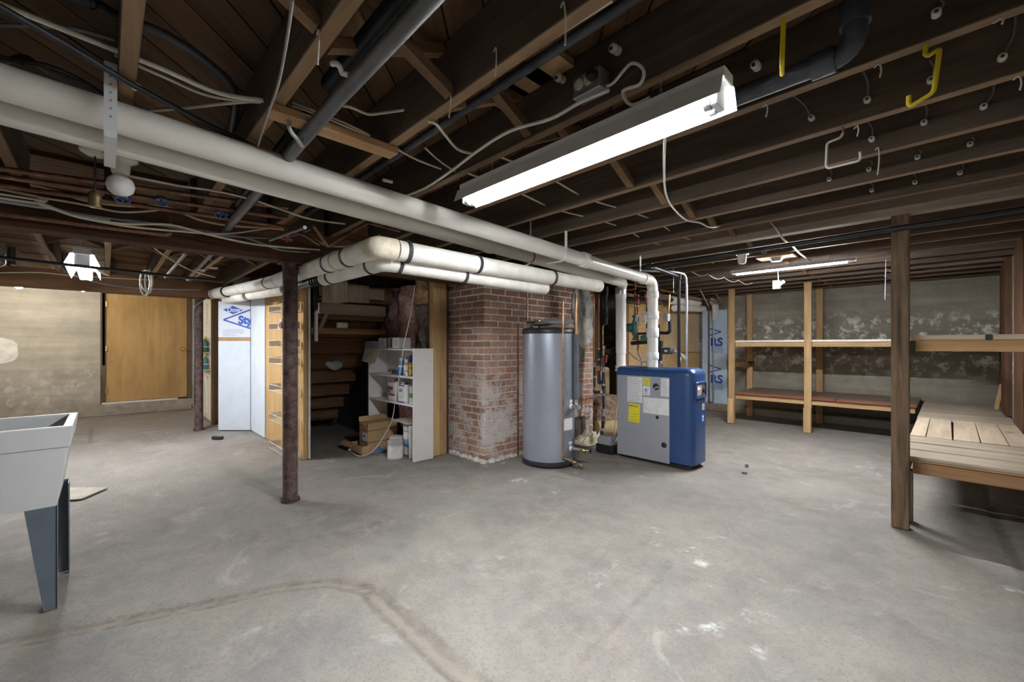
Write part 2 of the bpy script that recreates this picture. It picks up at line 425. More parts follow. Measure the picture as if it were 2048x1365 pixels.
fr = MB().box(XL-0.12, XL+0.012, DY0-0.07, DY0-0.006, DZ0-0.02, DZ1+0.03).box(XL-0.12, XL+0.012, DY1+0.006, DY1+0.07, DZ0-0.02, DZ1+0.03).box(XL-0.12, XL+0.012, DY0-0.07, DY1+0.07, DZ1+0.004, DZ1+0.04)
fr.build('door_frame', wood('dark_frame', (0.10,0.07,0.05), (0.2,0.14,0.1), 'z'), door1)
MB().box(XL-0.1, XL+0.03, DY0-0.05, DY1-0.15, DZ0-0.015, DZ0+0.012).build('sill_strip', plain('white_paint', (0.86,0.85,0.82)), door1)
kn = onX(366, 699, XL+0.03); brass = plain('brass', (0.72,0.55,0.25), 0.25, 1.0)
k_ = MB().lathe([(0.033,-0.045),(0.034,-0.04),(0.014,-0.03),(0.012,0.0),(0.026,0.012),(0.03,0.03),(0.024,0.045),(0.0,0.05)], kn, 20, (1,0,0)).build('door_knob', brass, door1)
for z in (0.45, 1.2, 2.0): MB().box(XL-0.016, XL+0.004, DY0-0.012, DY0+0.02, z-0.05, z+0.05, 0.002).build('hinge', brass, door1)
MB().box(XL-0.01, XL+0.012, DY0-0.045, DY0-0.01, 0.9, DZ1).build('steel_angle', plain('dark_steel', (0.20,0.205,0.225), 0.5, 0.0), door1)

wb = MB().box(XL, XR+0.3, YB, YB+0.3, 0, 2.5)
wall_back = struct(wb.build('wall_back', M_wallB))
struct(MB().box(-3.4, XR, YB-0.12, YB+0.02, 0, 0.15, 0.02).rough(0.012, 5).build('trim_1', M_wallB))
wall_right = struct(MB().box(XR, XR+0.3, YF, YB+0.3, 0, 2.5).build('wall_right', M_wallB))
for (y0, y1, x) in ((7.62,7.98,.03),(6.9,7.4,.05),(5.6,6.3,.03),(4.6,5.0,.04)):
    MB().box(XR-x, XR+0.01, y0, y1, 0.0 if y0 < 5 else 0.5, 2.3, 0.004).build('wall_board', darkw('z'), wall_right)
wall_front = struct(MB().box(XL-0.3, XR+0.3, YF-0.3, YF, 0, 2.5).build('wall_front', M_wallL))
# inner partition that carries the white panelled door
M_trimw = plain('cream_paint', (0.78,0.75,0.66), 0.45, var=0.05)
wp = struct(MB().box(XL, -9.30, 1.42, 1.52, 0, 2.3).box(-8.10, -7.45, 1.50, 1.60, 1.95, 2.3).build('wall_partition', plain('drywall', (0.74,0.72,0.66), 0.8, var=0.06)))
# panelled door seen at a slant
def panel_door():
    x0, x1, y = -9.18, -8.16, 1.24
    d = struct(MB().box(x0, x1, y, y+0.04, 0.02, 2.06, 0.003).build('door_2', M_trimw))
    for (a, b) in ((0.08,0.46),(0.54,0.92)):
        for (z0, z1) in ((0.12,0.75),(0.83,1.5),(1.58,1.95)):
            xa, xb = x0+(x1-x0)*a, x0+(x1-x0)*b
            f = MB()
            for (p, q) in (((xa,z0),(xb,z0)),((xb,z0),(xb,z1)),((xb,z1),(xa,z1)),((xa,z1),(xa,z0))):
                f.bar((p[0],y-0.004,p[1]), (q[0],y-0.004,q[1]), 0.018, 0.012, (0,1,0))
            f.box(xa+0.05, xb-0.05, y-0.008, y+0.005, z0+0.05, z1-0.05, 0.004)
            f.build('door_panel', M_trimw, d)
    MB().box(x1+0.005, x1+0.06, y-0.03, y+0.1, 0, 2.1).build('door_jamb', wood('jamb', (0.22,0.12,0.06), (0.36,0.21,0.11), 'z'), d)
    return d
door2 = panel_door()

# stair partition (plane y = 1.55) with its cladding sheets
M_foam = plain('blue_white_foam', (0.70,0.77,0.86), 0.55, var=0.05, scale=5)
ws = struct(MB().box(-7.2, -4.93, 1.60, 1.635, 0.0, 2.17).build('wall_stair', pinew('z')))
MB().box(-7.14, -6.40, 1.545, 1.598, 0.01, 2.14, 0.003).build('foam_sheet', M_foam, ws)
MB().box(-6.39, -4.90, 1.56, 1.598, 0.0, 1.96, 0.003).build('plywood_sheet', wood('plywood', (0.46,0.285,0.12), (0.60,0.40,0.19), 'z', grain=12, knots=False), ws)
MB().box(-4.93, -4.915, 1.615, 1.64, 0.0, 1.95, 0.003).build('edge_strip', plain('white_paint', (0.86,0.85,0.82)), ws)
MB().box(-6.39, -4.95, 1.55, 1.60, 1.97, 2.16, 0.003).build('foam_sheet', M_foam, ws)

# stud partition behind the white bookcase (plane y = 2.72)
wt = struct(MB().box(-6.9, -5.39, 2.70, 2.74, 0.0, 2.1).build('wall_stud', plain('dark_grey_board', (0.075,0.072,0.075), 0.8)))
for (x0, x1, y0) in ((-4.115,-4.035,2.66),(-4.115,-4.035,2.752),(-4.20,-4.155,2.74),(-5.39,-5.345,2.70)):
    MB().box(x0, x1, y0, y0+0.09, 0.0, 1.99, 0.003).build('stud', pinew('z'), wt)
MB().box(-5.4, -4.05, 2.85, 2.88, 0, 2.1).build('sheathing', darkw('z'), wt)
def batt(x0, x1, z0, z1, y, col, seed, dep=0.1):
    mb = MB(); nx, nz = 9, int((z1-z0)/0.035)+2; vs = []
    for i in range(nx+1):
        for j in range(nz+1):
            u = i/nx; x = x0+(x1-x0)*u; z = z0+(z1-z0)*j/nz
            d = dep*(1-abs(2*u-1)**4)*(0.8+0.5*mnoise.noise(V((x*9+seed, z*5, seed)))+0.25*mnoise.noise(V((x*30, z*26, seed))))
            vs.append((x+0.015*mnoise.noise(V((z*6, seed, 1))), y-d, z))
    mb.add(vs, [(i*(nz+1)+j, (i+1)*(nz+1)+j, (i+1)*(nz+1)+j+1, i*(nz+1)+j+1) for i in range(nx) for j in range(nz)], True)
    return mb.build('insulation_batt', plain('insulation_%d' % seed, col, 0.95, var=0.3, scale=22, bmp=0.5), wt)
batt(-5.34,-4.94,0.55,2.0,2.80,(0.55,0.33,0.38),1,.14); batt(-4.95,-4.57,0.25,2.0,2.80,(0.78,0.48,0.45),2,.14)
batt(-4.58,-4.28,0.25,1.98,2.81,(0.33,0.28,0.22),3,.11); batt(-4.47,-4.19,1.74,2.02,2.74,(0.52,0.33,0.16),4,.12); batt(-4.9,-4.25,0.2,0.8,2.78,(0.66,0.40,0.35),5,.12)

# recess between chimney and board wall
wr = struct(MB().box(-3.92, -3.86, 4.92, 5.72, 0, 2.3).build('wall_recess', wood('dark_board', (0.10,0.06,0.035), (0.19,0.12,0.075), 'z')))
wo = struct(MB().box(-3.52, -3.44, 5.72, 8.44, 0.0, 2.1).build('wall_boarded', joistw('z')))
def mat_osb():
    m, nt, b = newmat('osb'); v = coords(nt, (1,1,1), False, True)
    vo = nd(nt, 'ShaderNodeTexVoronoi'); vo.inputs['Scale'].default_value = 45; nt.links.new(v, vo.inputs['Vector'])
    c = ramp(nt, vo.outputs['Color'], [(0.2, (0.36,0.22,0.085)), (0.5, (0.52,0.34,0.15)), (0.9, (0.66,0.46,0.23))])
    c = mixc(nt, 0.35, c, ramp(nt, noise_(nt, v, 3, 4), [(0.3, (0.45,0.28,0.12)), (0.7, (0.62,0.42,0.2))]))
    nt.links.new(c, b.inputs['Base Color']); b.inputs['Roughness'].default_value = 0.7; return m
M_osb = mat_osb()
for (y0,y1,z0,z1,mm) in ((5.72,6.24,0.01,2.05,M_osb),(6.245,6.92,0.01,2.05,M_osb),(6.93,8.36,1.13,2.03,plain('hardboard',(0.60,0.45,0.25),0.6,var=.06,scale=4)),(6.93,8.36,0.01,1.12,M_osb)):
    MB().box(-3.44, -3.40, y0, y1, z0, z1, 0.003).build('sheathing_panel', mm, wo)
MB().box(-3.50, -3.36, 5.56, 5.70, 0, 2.05, 0.004).build('corner_stud', wood('brown_stud', (0.20,0.10,0.045), (0.36,0.2,0.095), 'z'), wo)

# ------------------------------------------------------------------ ceiling: slab, subfloor boards, joists, bridging
ceil = struct(MB().box(XL-0.3, XR+0.3, YF-0.3, YB+0.3, ZS+0.03, ZS+0.06).build('ceiling', deckw('x')))
def clip(poly, xa, xb):
    for (ax, lim, sgn) in ((0, xa, 1), (0, xb, -1), (1, YF, 1), (1, YB, -1)):
        out = []
        for i in range(len(poly)):
            p, q = poly[i-1], poly[i]; dp = sgn*(p[ax]-lim); dq = sgn*(q[ax]-lim)
            if dp*dq < 0: t = dp/(dp-dq); out.append((p[0]+(q[0]-p[0])*t, p[1]+(q[1]-p[1])*t))
            if dq >= 0: out.append(q)
        poly = out
        if not poly: return poly
    return poly
def wood_diag():
    m = deckw('x').copy(); m.name = 'subfloor_diagonal'
    for n in m.node_tree.nodes:
        if n.type == 'MAPPING': n.vector_type = 'TEXTURE' if False else n.vector_type
    nt = m.node_tree
    for n in [k for k in nt.nodes if k.type == 'TEX_COORD']:
        r = nd(nt, 'ShaderNodeVectorRotate', rotation_type='Z_AXIS'); r.inputs['Angle'].default_value = math.radians(45)
        for l in list(n.outputs['Object'].links): nt.links.new(r.outputs[0], l.to_socket)
        nt.links.new(n.outputs['Object'], r.inputs['Vector'])
    return m
M_diag = wood_diag()
step = 0.142*math.sqrt(2)
cc = -6.4
while cc < 9.0:
    # board between lines x+y = cc and cc+step, running along (-1, +1)
    g = 0.006; poly = [(cc+g+30, -30), (cc+step-g+30, -30), (cc+step-g-30, 30), (cc+g-30, 30)]
    poly = clip(poly, -3.7, XR)
    if len(poly) > 2:
        dz = random.uniform(0, 0.006)
        MB().prism([(p[0], p[1], ZS+dz) for p in poly], (0,0,0.028)).build('subfloor_board', M_diag, ceil)
    cc += step
x = XL
while x < -3.72:
    if x < -3.9: MB().box(x, min(x+0.137, -3.72), YF, 3.2, ZS+random.uniform(0,.006), ZS+0.028).build('subfloor_board', deckw('y'), ceil)
    x += 0.142
JY = [{0:0.055,1:0.475,2:0.95}.get(k, 0.085+0.43*k) for k in range(-6, 20)]
def joistb(a): return wood('joist_lower_face', (0.20,0.125,0.068), (0.34,0.225,0.13), a)   # tan lower face of the joists, paler than their sides
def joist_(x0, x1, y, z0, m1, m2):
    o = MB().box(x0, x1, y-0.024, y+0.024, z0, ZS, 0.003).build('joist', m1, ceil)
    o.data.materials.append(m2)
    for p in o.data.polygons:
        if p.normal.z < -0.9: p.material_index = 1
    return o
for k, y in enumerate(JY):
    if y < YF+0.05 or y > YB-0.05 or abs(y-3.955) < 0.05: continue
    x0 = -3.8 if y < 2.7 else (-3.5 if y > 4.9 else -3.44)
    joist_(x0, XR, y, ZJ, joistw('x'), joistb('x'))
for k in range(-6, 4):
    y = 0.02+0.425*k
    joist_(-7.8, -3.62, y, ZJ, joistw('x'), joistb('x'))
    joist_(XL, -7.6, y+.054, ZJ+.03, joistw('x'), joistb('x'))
def strut(x, ya, yb):
    for sgn in (0, 1):
        za, zb = (ZJ+0.02, ZS-0.02) if sgn == 0 else (ZS-0.02, ZJ+0.02)
        dx = 0.03 if sgn else -0.03
        MB().bar((x+dx, ya, za), (x+dx, yb, zb), 0.042, 0.036, (0,0,1)).build('bridging_strut', wood('bridging', (0.15,0.09,0.05), (0.28,0.17,0.09), 'y'), ceil)
ys_ = sorted([y for y in JY if YF+0.05 < y < YB-0.05])
for ya, yb in zip(ys_[:-1], ys_[1:]):
    if ya > -1: strut(-1.32, ya+0.024, yb-0.024)
for (x, k) in ((-5.6, -1), (-5.6, 0), (-5.6, 1), (-5.6, 2)):
    ya = 0.02+0.425*k; strut(x, ya+0.024, ya+0.40)
# cleat nailed under two joists, short blocking
MB().box(-1.845, -1.765, 0.45, 0.975, ZJ-0.035, ZJ-0.001, 0.003).build('cleat', wood('cleat_wood', (0.36,0.21,0.10), (0.52,0.33,0.17), 'y'), ceil)
MB().box(-2.35, -2.10, 1.83, 1.87, ZJ+0.02, ZS-0.01).build('blocking', joistw('x'), ceil)
for (px, py, z) in ((1095,135,ZS-0.02),(1060,160,ZS-0.02),(1015,190,ZS-0.02)):
    q = onZ(px, py, z); MB().box(q.x-0.09, q.x+0.09, q.y-0.06, q.y+0.06, z-0.012, z+0.018).build('patch_board', pinew('x'), ceil)
# ------------------------------------------------------------------ shared object materials
M_white = plain('white_enamel', (0.84,0.85,0.86), 0.35, var=0.04)
M_pvc = plain('cream_pvc', (0.86,0.84,0.78), 0.32, var=0.05, scale=3)
M_pvcw = plain('white_pvc', (0.86,0.86,0.85), 0.32, var=0.04, scale=3)
M_wrap = plain('pipe_lagging', (0.86,0.84,0.78), 0.75, var=0.10, scale=7, bmp=0.15)
M_rust = plain('rusty_iron', (0.115,0.070,0.062), 0.75, 0.35, var=0.5, scale=18, bmp=0.5)
M_iron = plain('black_iron', (0.035,0.036,0.042), 0.45, 0.6, var=0.3)
M_cast = plain('cast_iron', (0.07,0.075,0.09), 0.55, 0.5, var=0.35, bmp=0.2)
M_steel = plain('galvanised', (0.50,0.52,0.55), 0.38, 0.85, var=0.12)
M_copper = plain('copper', (0.58,0.33,0.17), 0.36, 0.9, var=0.28, scale=14)
M_oldcop = plain('aged_copper', (0.24,0.125,0.075), 0.5, 0.75, var=0.35, scale=14)
M_black = plain('black_plastic', (0.018,0.018,0.02), 0.45)
M_cable = plain('cream_cable', (0.62,0.57,0.45), 0.5, var=0.1)
M_cablew = plain('white_cable', (0.74,0.72,0.66), 0.5, var=0.08)
M_cabley = plain('yellowed_cable', (0.46,0.40,0.21), 0.5, var=0.12)
M_cableg = plain('grey_cable', (0.20,0.21,0.24), 0.5, var=0.1)
M_cableb = plain('black_cable', (0.03,0.03,0.035), 0.5)
M_porc = plain('porcelain', (0.72,0.69,0.61), 0.25, var=0.06)
M_red = plain('red_handle', (0.55,0.06,0.10), 0.4)
M_blue = plain('blue_handle', (0.04,0.10,0.34), 0.4)
M_brass = plain('brass', (0.72,0.55,0.25), 0.25, 1.0)
M_strap = plain('white_strap', (0.82,0.84,0.87), 0.4, var=0.04)

# ------------------------------------------------------------------ beams and posts
def tagm(o, *a): return tag(o, *a)
BX = -3.69
b1 = MB().box(BX-0.075, BX+0.075, YF, 2.82, 1.915, ZJ-0.002, 0.004).build('support_beam', darkw('y')); struct_lab = tag(b1, 'dark timber beam on the rusty column, below the white plastic pipes', 'beam')
b2 = MB().box(-7.85, -7.62, YF, 1.28, 1.96, 2.19, 0.004).build('support_beam', wood('brown_beam', (0.13,0.065,0.03), (0.25,0.135,0.07), 'y')); tag(b2, 'brown timber beam over the yellow door, on the thin far column', 'beam')
b3 = MB().box(-3.3, XR, 3.90, 3.995, 2.145, ZS, 0.004).build('support_beam', oldw('x')); tag(b3, 'weathered grey timber beam resting on the dark wooden post', 'beam')
def column(x, y, r, z1, label, wire):
    t = thing('steel_column', (x, y, 0), label, 'column')
    MB().lathe([(r*1.25,0),(r*1.2,0.02),(r,0.035),(r,z1-0.012)], (x,y,0), 24).build('shaft', M_rust, t)
    MB().box(x-0.08, x+0.08, y-0.075, y+0.075, z1-0.012, z1-0.001).build('cap_plate', M_rust, t)
    if wire:
        pts = [V((x+(r+.022+.012*math.sin(3*a))*math.cos(a), y+(r+.02+.01*math.cos(2*a))*math.sin(a), 0.008+0.006*math.sin(5*a)+0.012)) for a in [i/40*2*math.pi for i in range(40)]]
        MB().tube(pts, 0.003, 6, closed=True).build('wire_loop', M_cableb, t)
    return t
column(BX, 1.075, 0.055, 1.915, 'rust brown steel column with wire around its foot, under the dark beam', True)
cfar = column(-7.73, 1.0, 0.055, 1.96, 'thin brown steel column standing before the white panelled door', False)
p = MB().tube(smooth_path([(-7.68,0.93,0.3),(-7.68,0.935,1.2),(-7.67,0.93,1.75),(-7.62,0.98,1.86),(-7.60,1.08,1.95)]), 0.006, 6).build('strapped_cable', M_cableg, cfar)
PX, PY = -0.235, 3.95
post = thing('wooden_post', (PX, PY, 0), 'dark stained square timber post carrying the weathered beam', 'post')
MB().box(PX-0.046, PX+0.046, PY-0.046, PY+0.046, 0, 2.144, 0.004).build('shaft', wood('stained_post', (0.04,0.024,0.016), (0.27,0.18,0.108), 'z', grain=30), post)

# ------------------------------------------------------------------ fluorescent fittings
def shop_light(x0, x1, yc, zb, hw, e, label, chain_z, power_name, ntubes=2, up=0.097):
    t = thing('fluorescent_light', ((x0+x1)/2, yc, zb), label, 'light')
    ch = hw*0.5; mb = MB()
    mb.box(x0, x1, yc-ch, yc+ch, zb+up*0.62, zb+up, 0.002).build('housing', M_white, t)
    rf = MB()
    for sg in (-1, 1):
        A = (yc+sg*ch*0.98, zb+up*0.66); B = (yc+sg*ch*1.35, zb+up*0.62); D = (yc+sg*hw, zb)
        for (p, q) in ((A, B), (B, D)):
            rf.prism([(x0,p[0],p[1]),(x0,q[0],q[1]),(x0,q[0],q[1]+0.0025),(x0,p[0],p[1]+0.0025)], (x1-x0,0,0))
    rf.build('reflector', M_white, t)
    for xe in (x0+0.02, x1-0.045):
        MB().box(xe, xe+0.022, yc-ch*0.9, yc+ch*0.9, zb-0.008, zb+up*0.63, 0.003).build('lamp_holder', M_white, t)
    me_ = emit(power_name, (0.955,0.975,1.0), e)
    ys = [yc-ch*0.55, yc+ch*0.55] if ntubes == 2 else [yc]
    for y in ys:
        tb = MB().cyl((x0+0.05, y, zb+0.003), (x1-0.055, y, zb+0.003), 0.0165, 14).build('tube', me_, t)
        MB().cyl((x0+0.041, y, zb+0.003), (x0+0.06, y, zb+0.003), 0.0172, 14).build('tube_cap', M_steel, tb)
        MB().cyl((x1-0.065, y, zb+0.003), (x1-0.044, y, zb+0.003), 0.0172, 14).build('tube_cap', M_steel, tb)
    for xe in (x0+0.22, x1-0.22):
        c = MB(); z = zb+up; k = 0
        while z < chain_z-0.01:
            a = [V((xe+(0.004*math.cos(q) if k%2 else 0), yc+(0 if k%2 else 0.004*math.cos(q)), z+0.010+0.011*math.sin(q))) for q in [i/8*2*math.pi for i in range(8)]]
            c.tube(a, 0.0012, 4, closed=True); z += 0.018; k += 1
        if k: c.build('chain', M_steel, t)
    return t
L1 = shop_light(-1.79, -0.47, 1.378, 2.0, 0.072, TUBE1, 'bright two-tube fluorescent light hung before the row of joists, beside the boxed outlet', ZJ, 'tube_glow_a')
L2 = shop_light(-1.765, -0.63, 5.245, 2.077, 0.032, TUBE2, 'slim fluorescent light hung above the timber shelving with a pull switch below', ZJ, 'tube_glow_b', 1, 0.045)
L3 = shop_light(-6.70, -5.47, -0.15, 1.99, 0.115, TUBE3, 'hooded fluorescent light hanging past the dark beam, in front of the yellow door', ZS, 'tube_glow_c', 2, 0.15)

# ------------------------------------------------------------------ white vent pipes
def strap(t, p, drop_to, z0, w_=0.022, along=(0,1,0)):
    pass
v1 = thing('vent_pipe', (-2.2, 2.0, 1.95), 'long upper cream plastic vent pipe dropping onto the blue boiler', 'pipe')
A = V((-2.1,-0.6,2.107)); E = V((-2.265,4.33,1.962)); D = V((-2.265,4.33,1.015))
mb = MB().tube(elbow([V((-2.085,-2.3,2.108)), A, E, D], 0.11, 8), 0.057, 24); mb.build('pipe', M_pvc, v1)
def onl(P, Q, t): return P+(Q-P)*t
def coupling(P, Q, t, L, r, par, m=None):
    a = onl(P, Q, t); d = (Q-P).normalized()
    MB().lathe([(r*0.93,-L/2),(r,-L/2+0.004),(r,L/2-0.004),(r*0.93,L/2)], a, 24, d).build('coupling', m or M_pvc, par)
coupling(A, E, 0.735, 0.09, 0.066, v1); coupling(A, E, 0.955, 0.05, 0.066, v1)
for (t_, L_, mm) in ((0.16,.07,M_pvc),(0.40,.09,M_pvcw),(0.60,.10,M_pvcw),(0.87,.08,M_pvcw)): coupling(E, D, t_, L_, 0.066, v1, mm)
MB().cyl(D+V((0,0,-0.02)), D+V((0,0,0.10)), 0.045, 20).build('reducer', plain('grey_pvc', (0.33,0.34,0.36), 0.4), v1)
v2 = thing('vent_pipe', (-2.5, 2.0, 1.95), 'lower cream plastic pipe running behind the upper one, dropping beside the chimney', 'pipe')
A2 = V((-2.27,-0.6,2.085)); E2 = V((-2.68,4.42,1.995)); D2 = V((-2.74,4.46,1.93)); D3 = V((-2.74,4.46,0.98)); D4 = V((-2.66,4.43,0.80))
MB().tube(elbow([V((-2.27,-2.3,2.09)), A2, E2+V((0,0,0)), D2+V((-.02,.02,-.02)), D3, D4], 0.07, 6), 0.055, 24).build('pipe', M_pvc, v2)
coupling(A2, E2, 0.55, 0.06, 0.062, v2); coupling(A2, E2, 0.65, 0.015, 0.0585, v2, M_iron)
MB().lathe([(0.060,-0.75),(0.060,-0.09),(0.064,-0.09),(0.064,0)], D2+V((0,0,-0.02)), 24).build('vertical_drop', M_pvcw, v2)
MB().lathe([(0.066,-0.02),(0.066,0.06)], D2+V((0,0,-0.04)), 20).build('hose_clamp', M_steel, v2)
for z in (0.985, 0.945): MB().lathe([(0.066,0),(0.066,0.028)], V((-2.74,4.46,z)), 20).build('collar', M_pvcw, v2)
# perforated hanger straps
def hanger(px, ptop, pbot, y, par_pipes, label, both=True):
    q = onY(px, ptop, y); z1 = q.z
    return q
def strap_thing(x, y, ztop, zbot, label, wrap=None, w_=0.026):
    t = thing('pipe_hanger', (x, y, zbot), label, 'hanger')
    s = MB().box(x-0.0015, x+0.0015, y-w_/2, y+w_/2, zbot, ztop); s.build('strap', M_strap, t)
    h = MB(); z = ztop-0.02
    while z > zbot+0.02 and z > zbot:
        h.cyl((x+0.0012, y, z), (x+0.0022, y, z), 0.003, 8); z -= 0.028
    h.build('strap_hole', M_cableg, t)
    if wrap:
        P = [V((x+a, y, b)) for a, b in wrap]; b_ = MB()
        for p, q in zip(P[:-1], P[1:]): b_.bar(p, q, w_, 0.003, (0,0,1) if abs((q-p).z) < abs((q-p).x) else (1,0,0))
        b_.build('cradle', M_strap, t)
    return t
# near hanger by the first joist: band in front of both pipes
q = onX(224, 200, -2.02); ya = 0.014
strap_thing(-2.024, ya, 2.235, 2.00, 'white perforated hanger strap nailed to the brown joist, around both cream pipes', [(0.0,2.0),(-0.02,1.985),(-0.37,1.985),(-0.39,2.01),(-0.39,2.235)], 0.034)
for (px, lab) in ((1135,'single perforated hanger strap hooked below the upper cream pipe'),(1085,'short perforated strap above the lower cream pipe, beside the hooked one'),(1255,'left of two perforated straps near the cream pipe elbows'),(1270,'right of two perforated straps near the cream pipe elbows')):
    yy = {1135:2.66,1085:2.63,1255:3.93,1270:3.90}[px]
    xx = -2.155 if px in (1135,1270) else (-2.56 if px == 1085 else -2.63)
    if px == 1135: strap_thing(-2.135, 2.66, 2.34, 2.0, lab, [(0,2.0),(-0.012,1.95),(-0.05,1.935),(-0.20,1.932)], 0.03)
    elif px == 1085: strap_thing(-2.50, 2.64, 2.33, 2.02, lab, [(0,2.02),(-.012,1.965),(-.06,1.95),(-.12,1.96)])
    else: strap_thing(xx+0.0, 3.87, 2.16, 2.0, lab)

# ------------------------------------------------------------------ lagged steam pipes with elbow
M_band = plain('band_rubber', (0.04,0.042,0.045), 0.5)
s1 = thing('lagged_pipe', (-2.35, 1.2, 1.75), 'upper white lagged heating pipe turning a corner under the dark beam', 'pipe')
P0, P1, P2 = V((-7.75,1.17,2.03)), V((-5.2,1.19,1.905)), V((-4.35,1.19,1.87))
EL = V((-2.40,1.19,1.848)); PE = V((-2.31,3.38,1.815))
a_ = onl(P2, EL, 0.0)
MB().tube([P0, onl(P0,P1,0.40)], 0.075, 20).build('lagging_sleeve', M_wrap, s1)
MB().tube([onl(P0,P1,0.38), P1, onl(P1,P2,.9)], 0.060, 20).build('lagging_sleeve', M_wrap, s1)
MB().tube([onl(P1,P2,.9), onl(P2,EL,0.955)], [0.058,0.066], 24).build('lagging_sleeve', M_wrap, s1)
MB().tube(elbow([onl(P2,EL,0.955), EL, onl(EL,PE,0.05)], 0.08, 8), 0.068, 24).build('elbow', plain('stained_lagging', (0.78,0.71,0.56), 0.8, var=0.18, scale=12, bmp=0.3), s1)
MB().tube([onl(EL,PE,0.055), PE], [0.064,0.056], 24).build('lagging_sleeve', M_wrap, s1)
for (p, q, t_, r) in ((P2,EL,.60,.068),(P2,EL,.78,.070),(EL,PE,.085,.074),(EL,PE,.34,.066),(EL,PE,.70,.064),(P0,P1,.40,.079),(P0,P1,.12,.079),(P1,P2,.5,.064)):
    MB().lathe([(r,-0.012),(r,0.012)], onl(p,q,t_), 24, (q-p).normalized()).build('band', M_band, s1)
for t_ in (.2,.68): MB().lathe([(.069,-0.006),(.069,0.006)], onl(P2,EL,t_), 24, (EL-P2).normalized()).build('tie', M_cable, s1)
s2 = thing('lagged_pipe', (-2.42, 1.25, 1.68), 'lower cream lagged heating pipe tucked under the upper one', 'pipe')
Q0, Q1 = V((-7.3,1.27,1.93)), V((-4.5,1.27,1.80)); QL = V((-2.49,1.27,1.778)); QE = V((-2.41,2.72,1.745))
MB().tube([Q0, onl(Q0,Q1,0.45)], 0.062, 20).build('lagging_sleeve', M_wrap, s2)
MB().tube([onl(Q0,Q1,0.45), onl(Q0,Q1,0.5)], 0.03, 14).build('bare_pipe', M_iron, s2)
MB().tube([onl(Q0,Q1,0.5), Q1], 0.055, 20).build('lagging_sleeve', M_wrap, s2)
MB().tube([onl(Q0,Q1,0.43), onl(Q0,Q1,0.436)], 0.062, 20).build('lagging_end', M_black, s2)
MB().tube(elbow([onl(Q1,QL,0.50), QL, QE], 0.07, 6), 0.054, 22).build('lagging_sleeve', M_wrap, s2)
MB().tube([onl(Q1,QL,0.0), onl(Q1,QL,0.52)], 0.036, 16).build('bare_pipe', M_iron, s2)
cl = MB()
for k in range(5): cl.lathe([(.044,-.006),(.044,.006)], onl(Q1,QL,0.38+0.028*k), 16, (QL-Q1).normalized())
cl.build('clamp', M_iron, s2)
for t_ in (.58,.92): MB().lathe([(.059,-.012),(.059,.012)], onl(Q1,QL,t_), 22, (QL-Q1).normalized()).build('band', M_band, s2)
for t_ in (.07,.42): MB().lathe([(.059,-.012),(.059,.012)], onl(QL,QE,t_), 22, (QE-QL).normalized()).build('band', M_band, s2)

# ------------------------------------------------------------------ brick chimney
CXF, CYF = -3.46, 2.92
chm = thing('brick_chimney', (-3.8, 3.9, 0), 'weathered red brick chimney base behind the grey water tank', 'chimney')
MB().box(-4.13, CXF-0.004, CYF+0.004, 4.91, 0, 2.16).build('mortar_core', M_mortar, chm)
def mat_brick():
    m, nt, b = newmat('brick'); g = coords(nt, (1,1,1), False, True); v = coords(nt)
    oi = nd(nt, 'ShaderNodeObjectInfo')
    c = ramp(nt, oi.outputs['Random'], [(0.0, (0.30,0.165,0.125)), (0.35, (0.43,0.235,0.165)), (0.7, (0.54,0.31,0.215)), (1.0, (0.42,0.27,0.21))])
    c = mixc(nt, ramp(nt, noise_(nt, v, 22, 6, 0.7), [(0.3, 0.4), (0.65, 0.0)]), c, (0.24,0.125,0.09))
    sx = nd(nt, 'ShaderNodeSeparateXYZ'); nt.links.new(g, sx.inputs[0])
    zone = ramp(nt, math_(nt, 'DIVIDE', sx.outputs['Z'], 2.0), [(0.0, 0.45), (0.12, 0.9), (0.36, 0.85), (0.52, 0.2), (0.8, 0.0)])
    e = math_(nt, 'MULTIPLY', zone, ramp(nt, noise_(nt, g, 4.2, 9, 0.75, 0.6), [(0.47, 0.0), (0.55, 1.0)]))
    c = mixc(nt, e, c, (0.66,0.61,0.59))
    top_tone = ramp(nt, math_(nt, 'DIVIDE', sx.outputs['Z'], 2.0), [(0.72, 0.0), (0.95, 0.45)])  # bricks go darker brown towards the top
    c = mixc(nt, top_tone, c, (0.10,0.07,0.055))
    nt.links.new(c, b.inputs['Base Color']); b.inputs['Roughness'].default_value = 0.92; b.inputs['Specular IOR Level'].default_value = 0.15
    bump(nt, b, noise_(nt, v, 45, 6, 0.7), 0.5, 0.006); return m
M_brick = mat_brick()
CH, BL, BH = 0.0722, 0.200, 0.059
BM = {}
def brick_mesh(lx, ly, var):
    key = (round(lx,3), round(ly,3), var)
    if key not in BM:
        mb = MB().obox((0,0,0), (lx, ly, BH), None, 0.005).rough(0.004, 20, var+lx*10); BM[key] = mb.mesh('brick', (0,0,0), [M_brick])
    return BM[key]
bricks = []
def put_brick(cx, cy, cz, lx, ly): bricks.append((cx, cy, cz, lx, ly))
nc = int(2.12/CH)
for r in range(nc):
    z = 0.01+CH*r+BH/2
    e = r % 2
    # corner brick: long on the right face for even rows, long on the left face for odd rows
    lx, ly = (0.098, BL) if e == 0 else (BL, 0.098)
    put_brick(CXF-lx/2, CYF+ly/2, z, lx, ly)
    y = CYF+ly+0.013
    while y < 4.91:
        L = min(BL, 4.915-y)
        if L > 0.03: put_brick(CXF-0.049, y+L/2, z, 0.098, L)
        y += BL+0.013
    x = CXF-lx-0.013
    while x > -4.12:
        L = min(BL, x+4.135)
        if L > 0.03: put_brick(x-L/2, CYF+0.049, z, L, 0.098)
        x -= BL+0.013
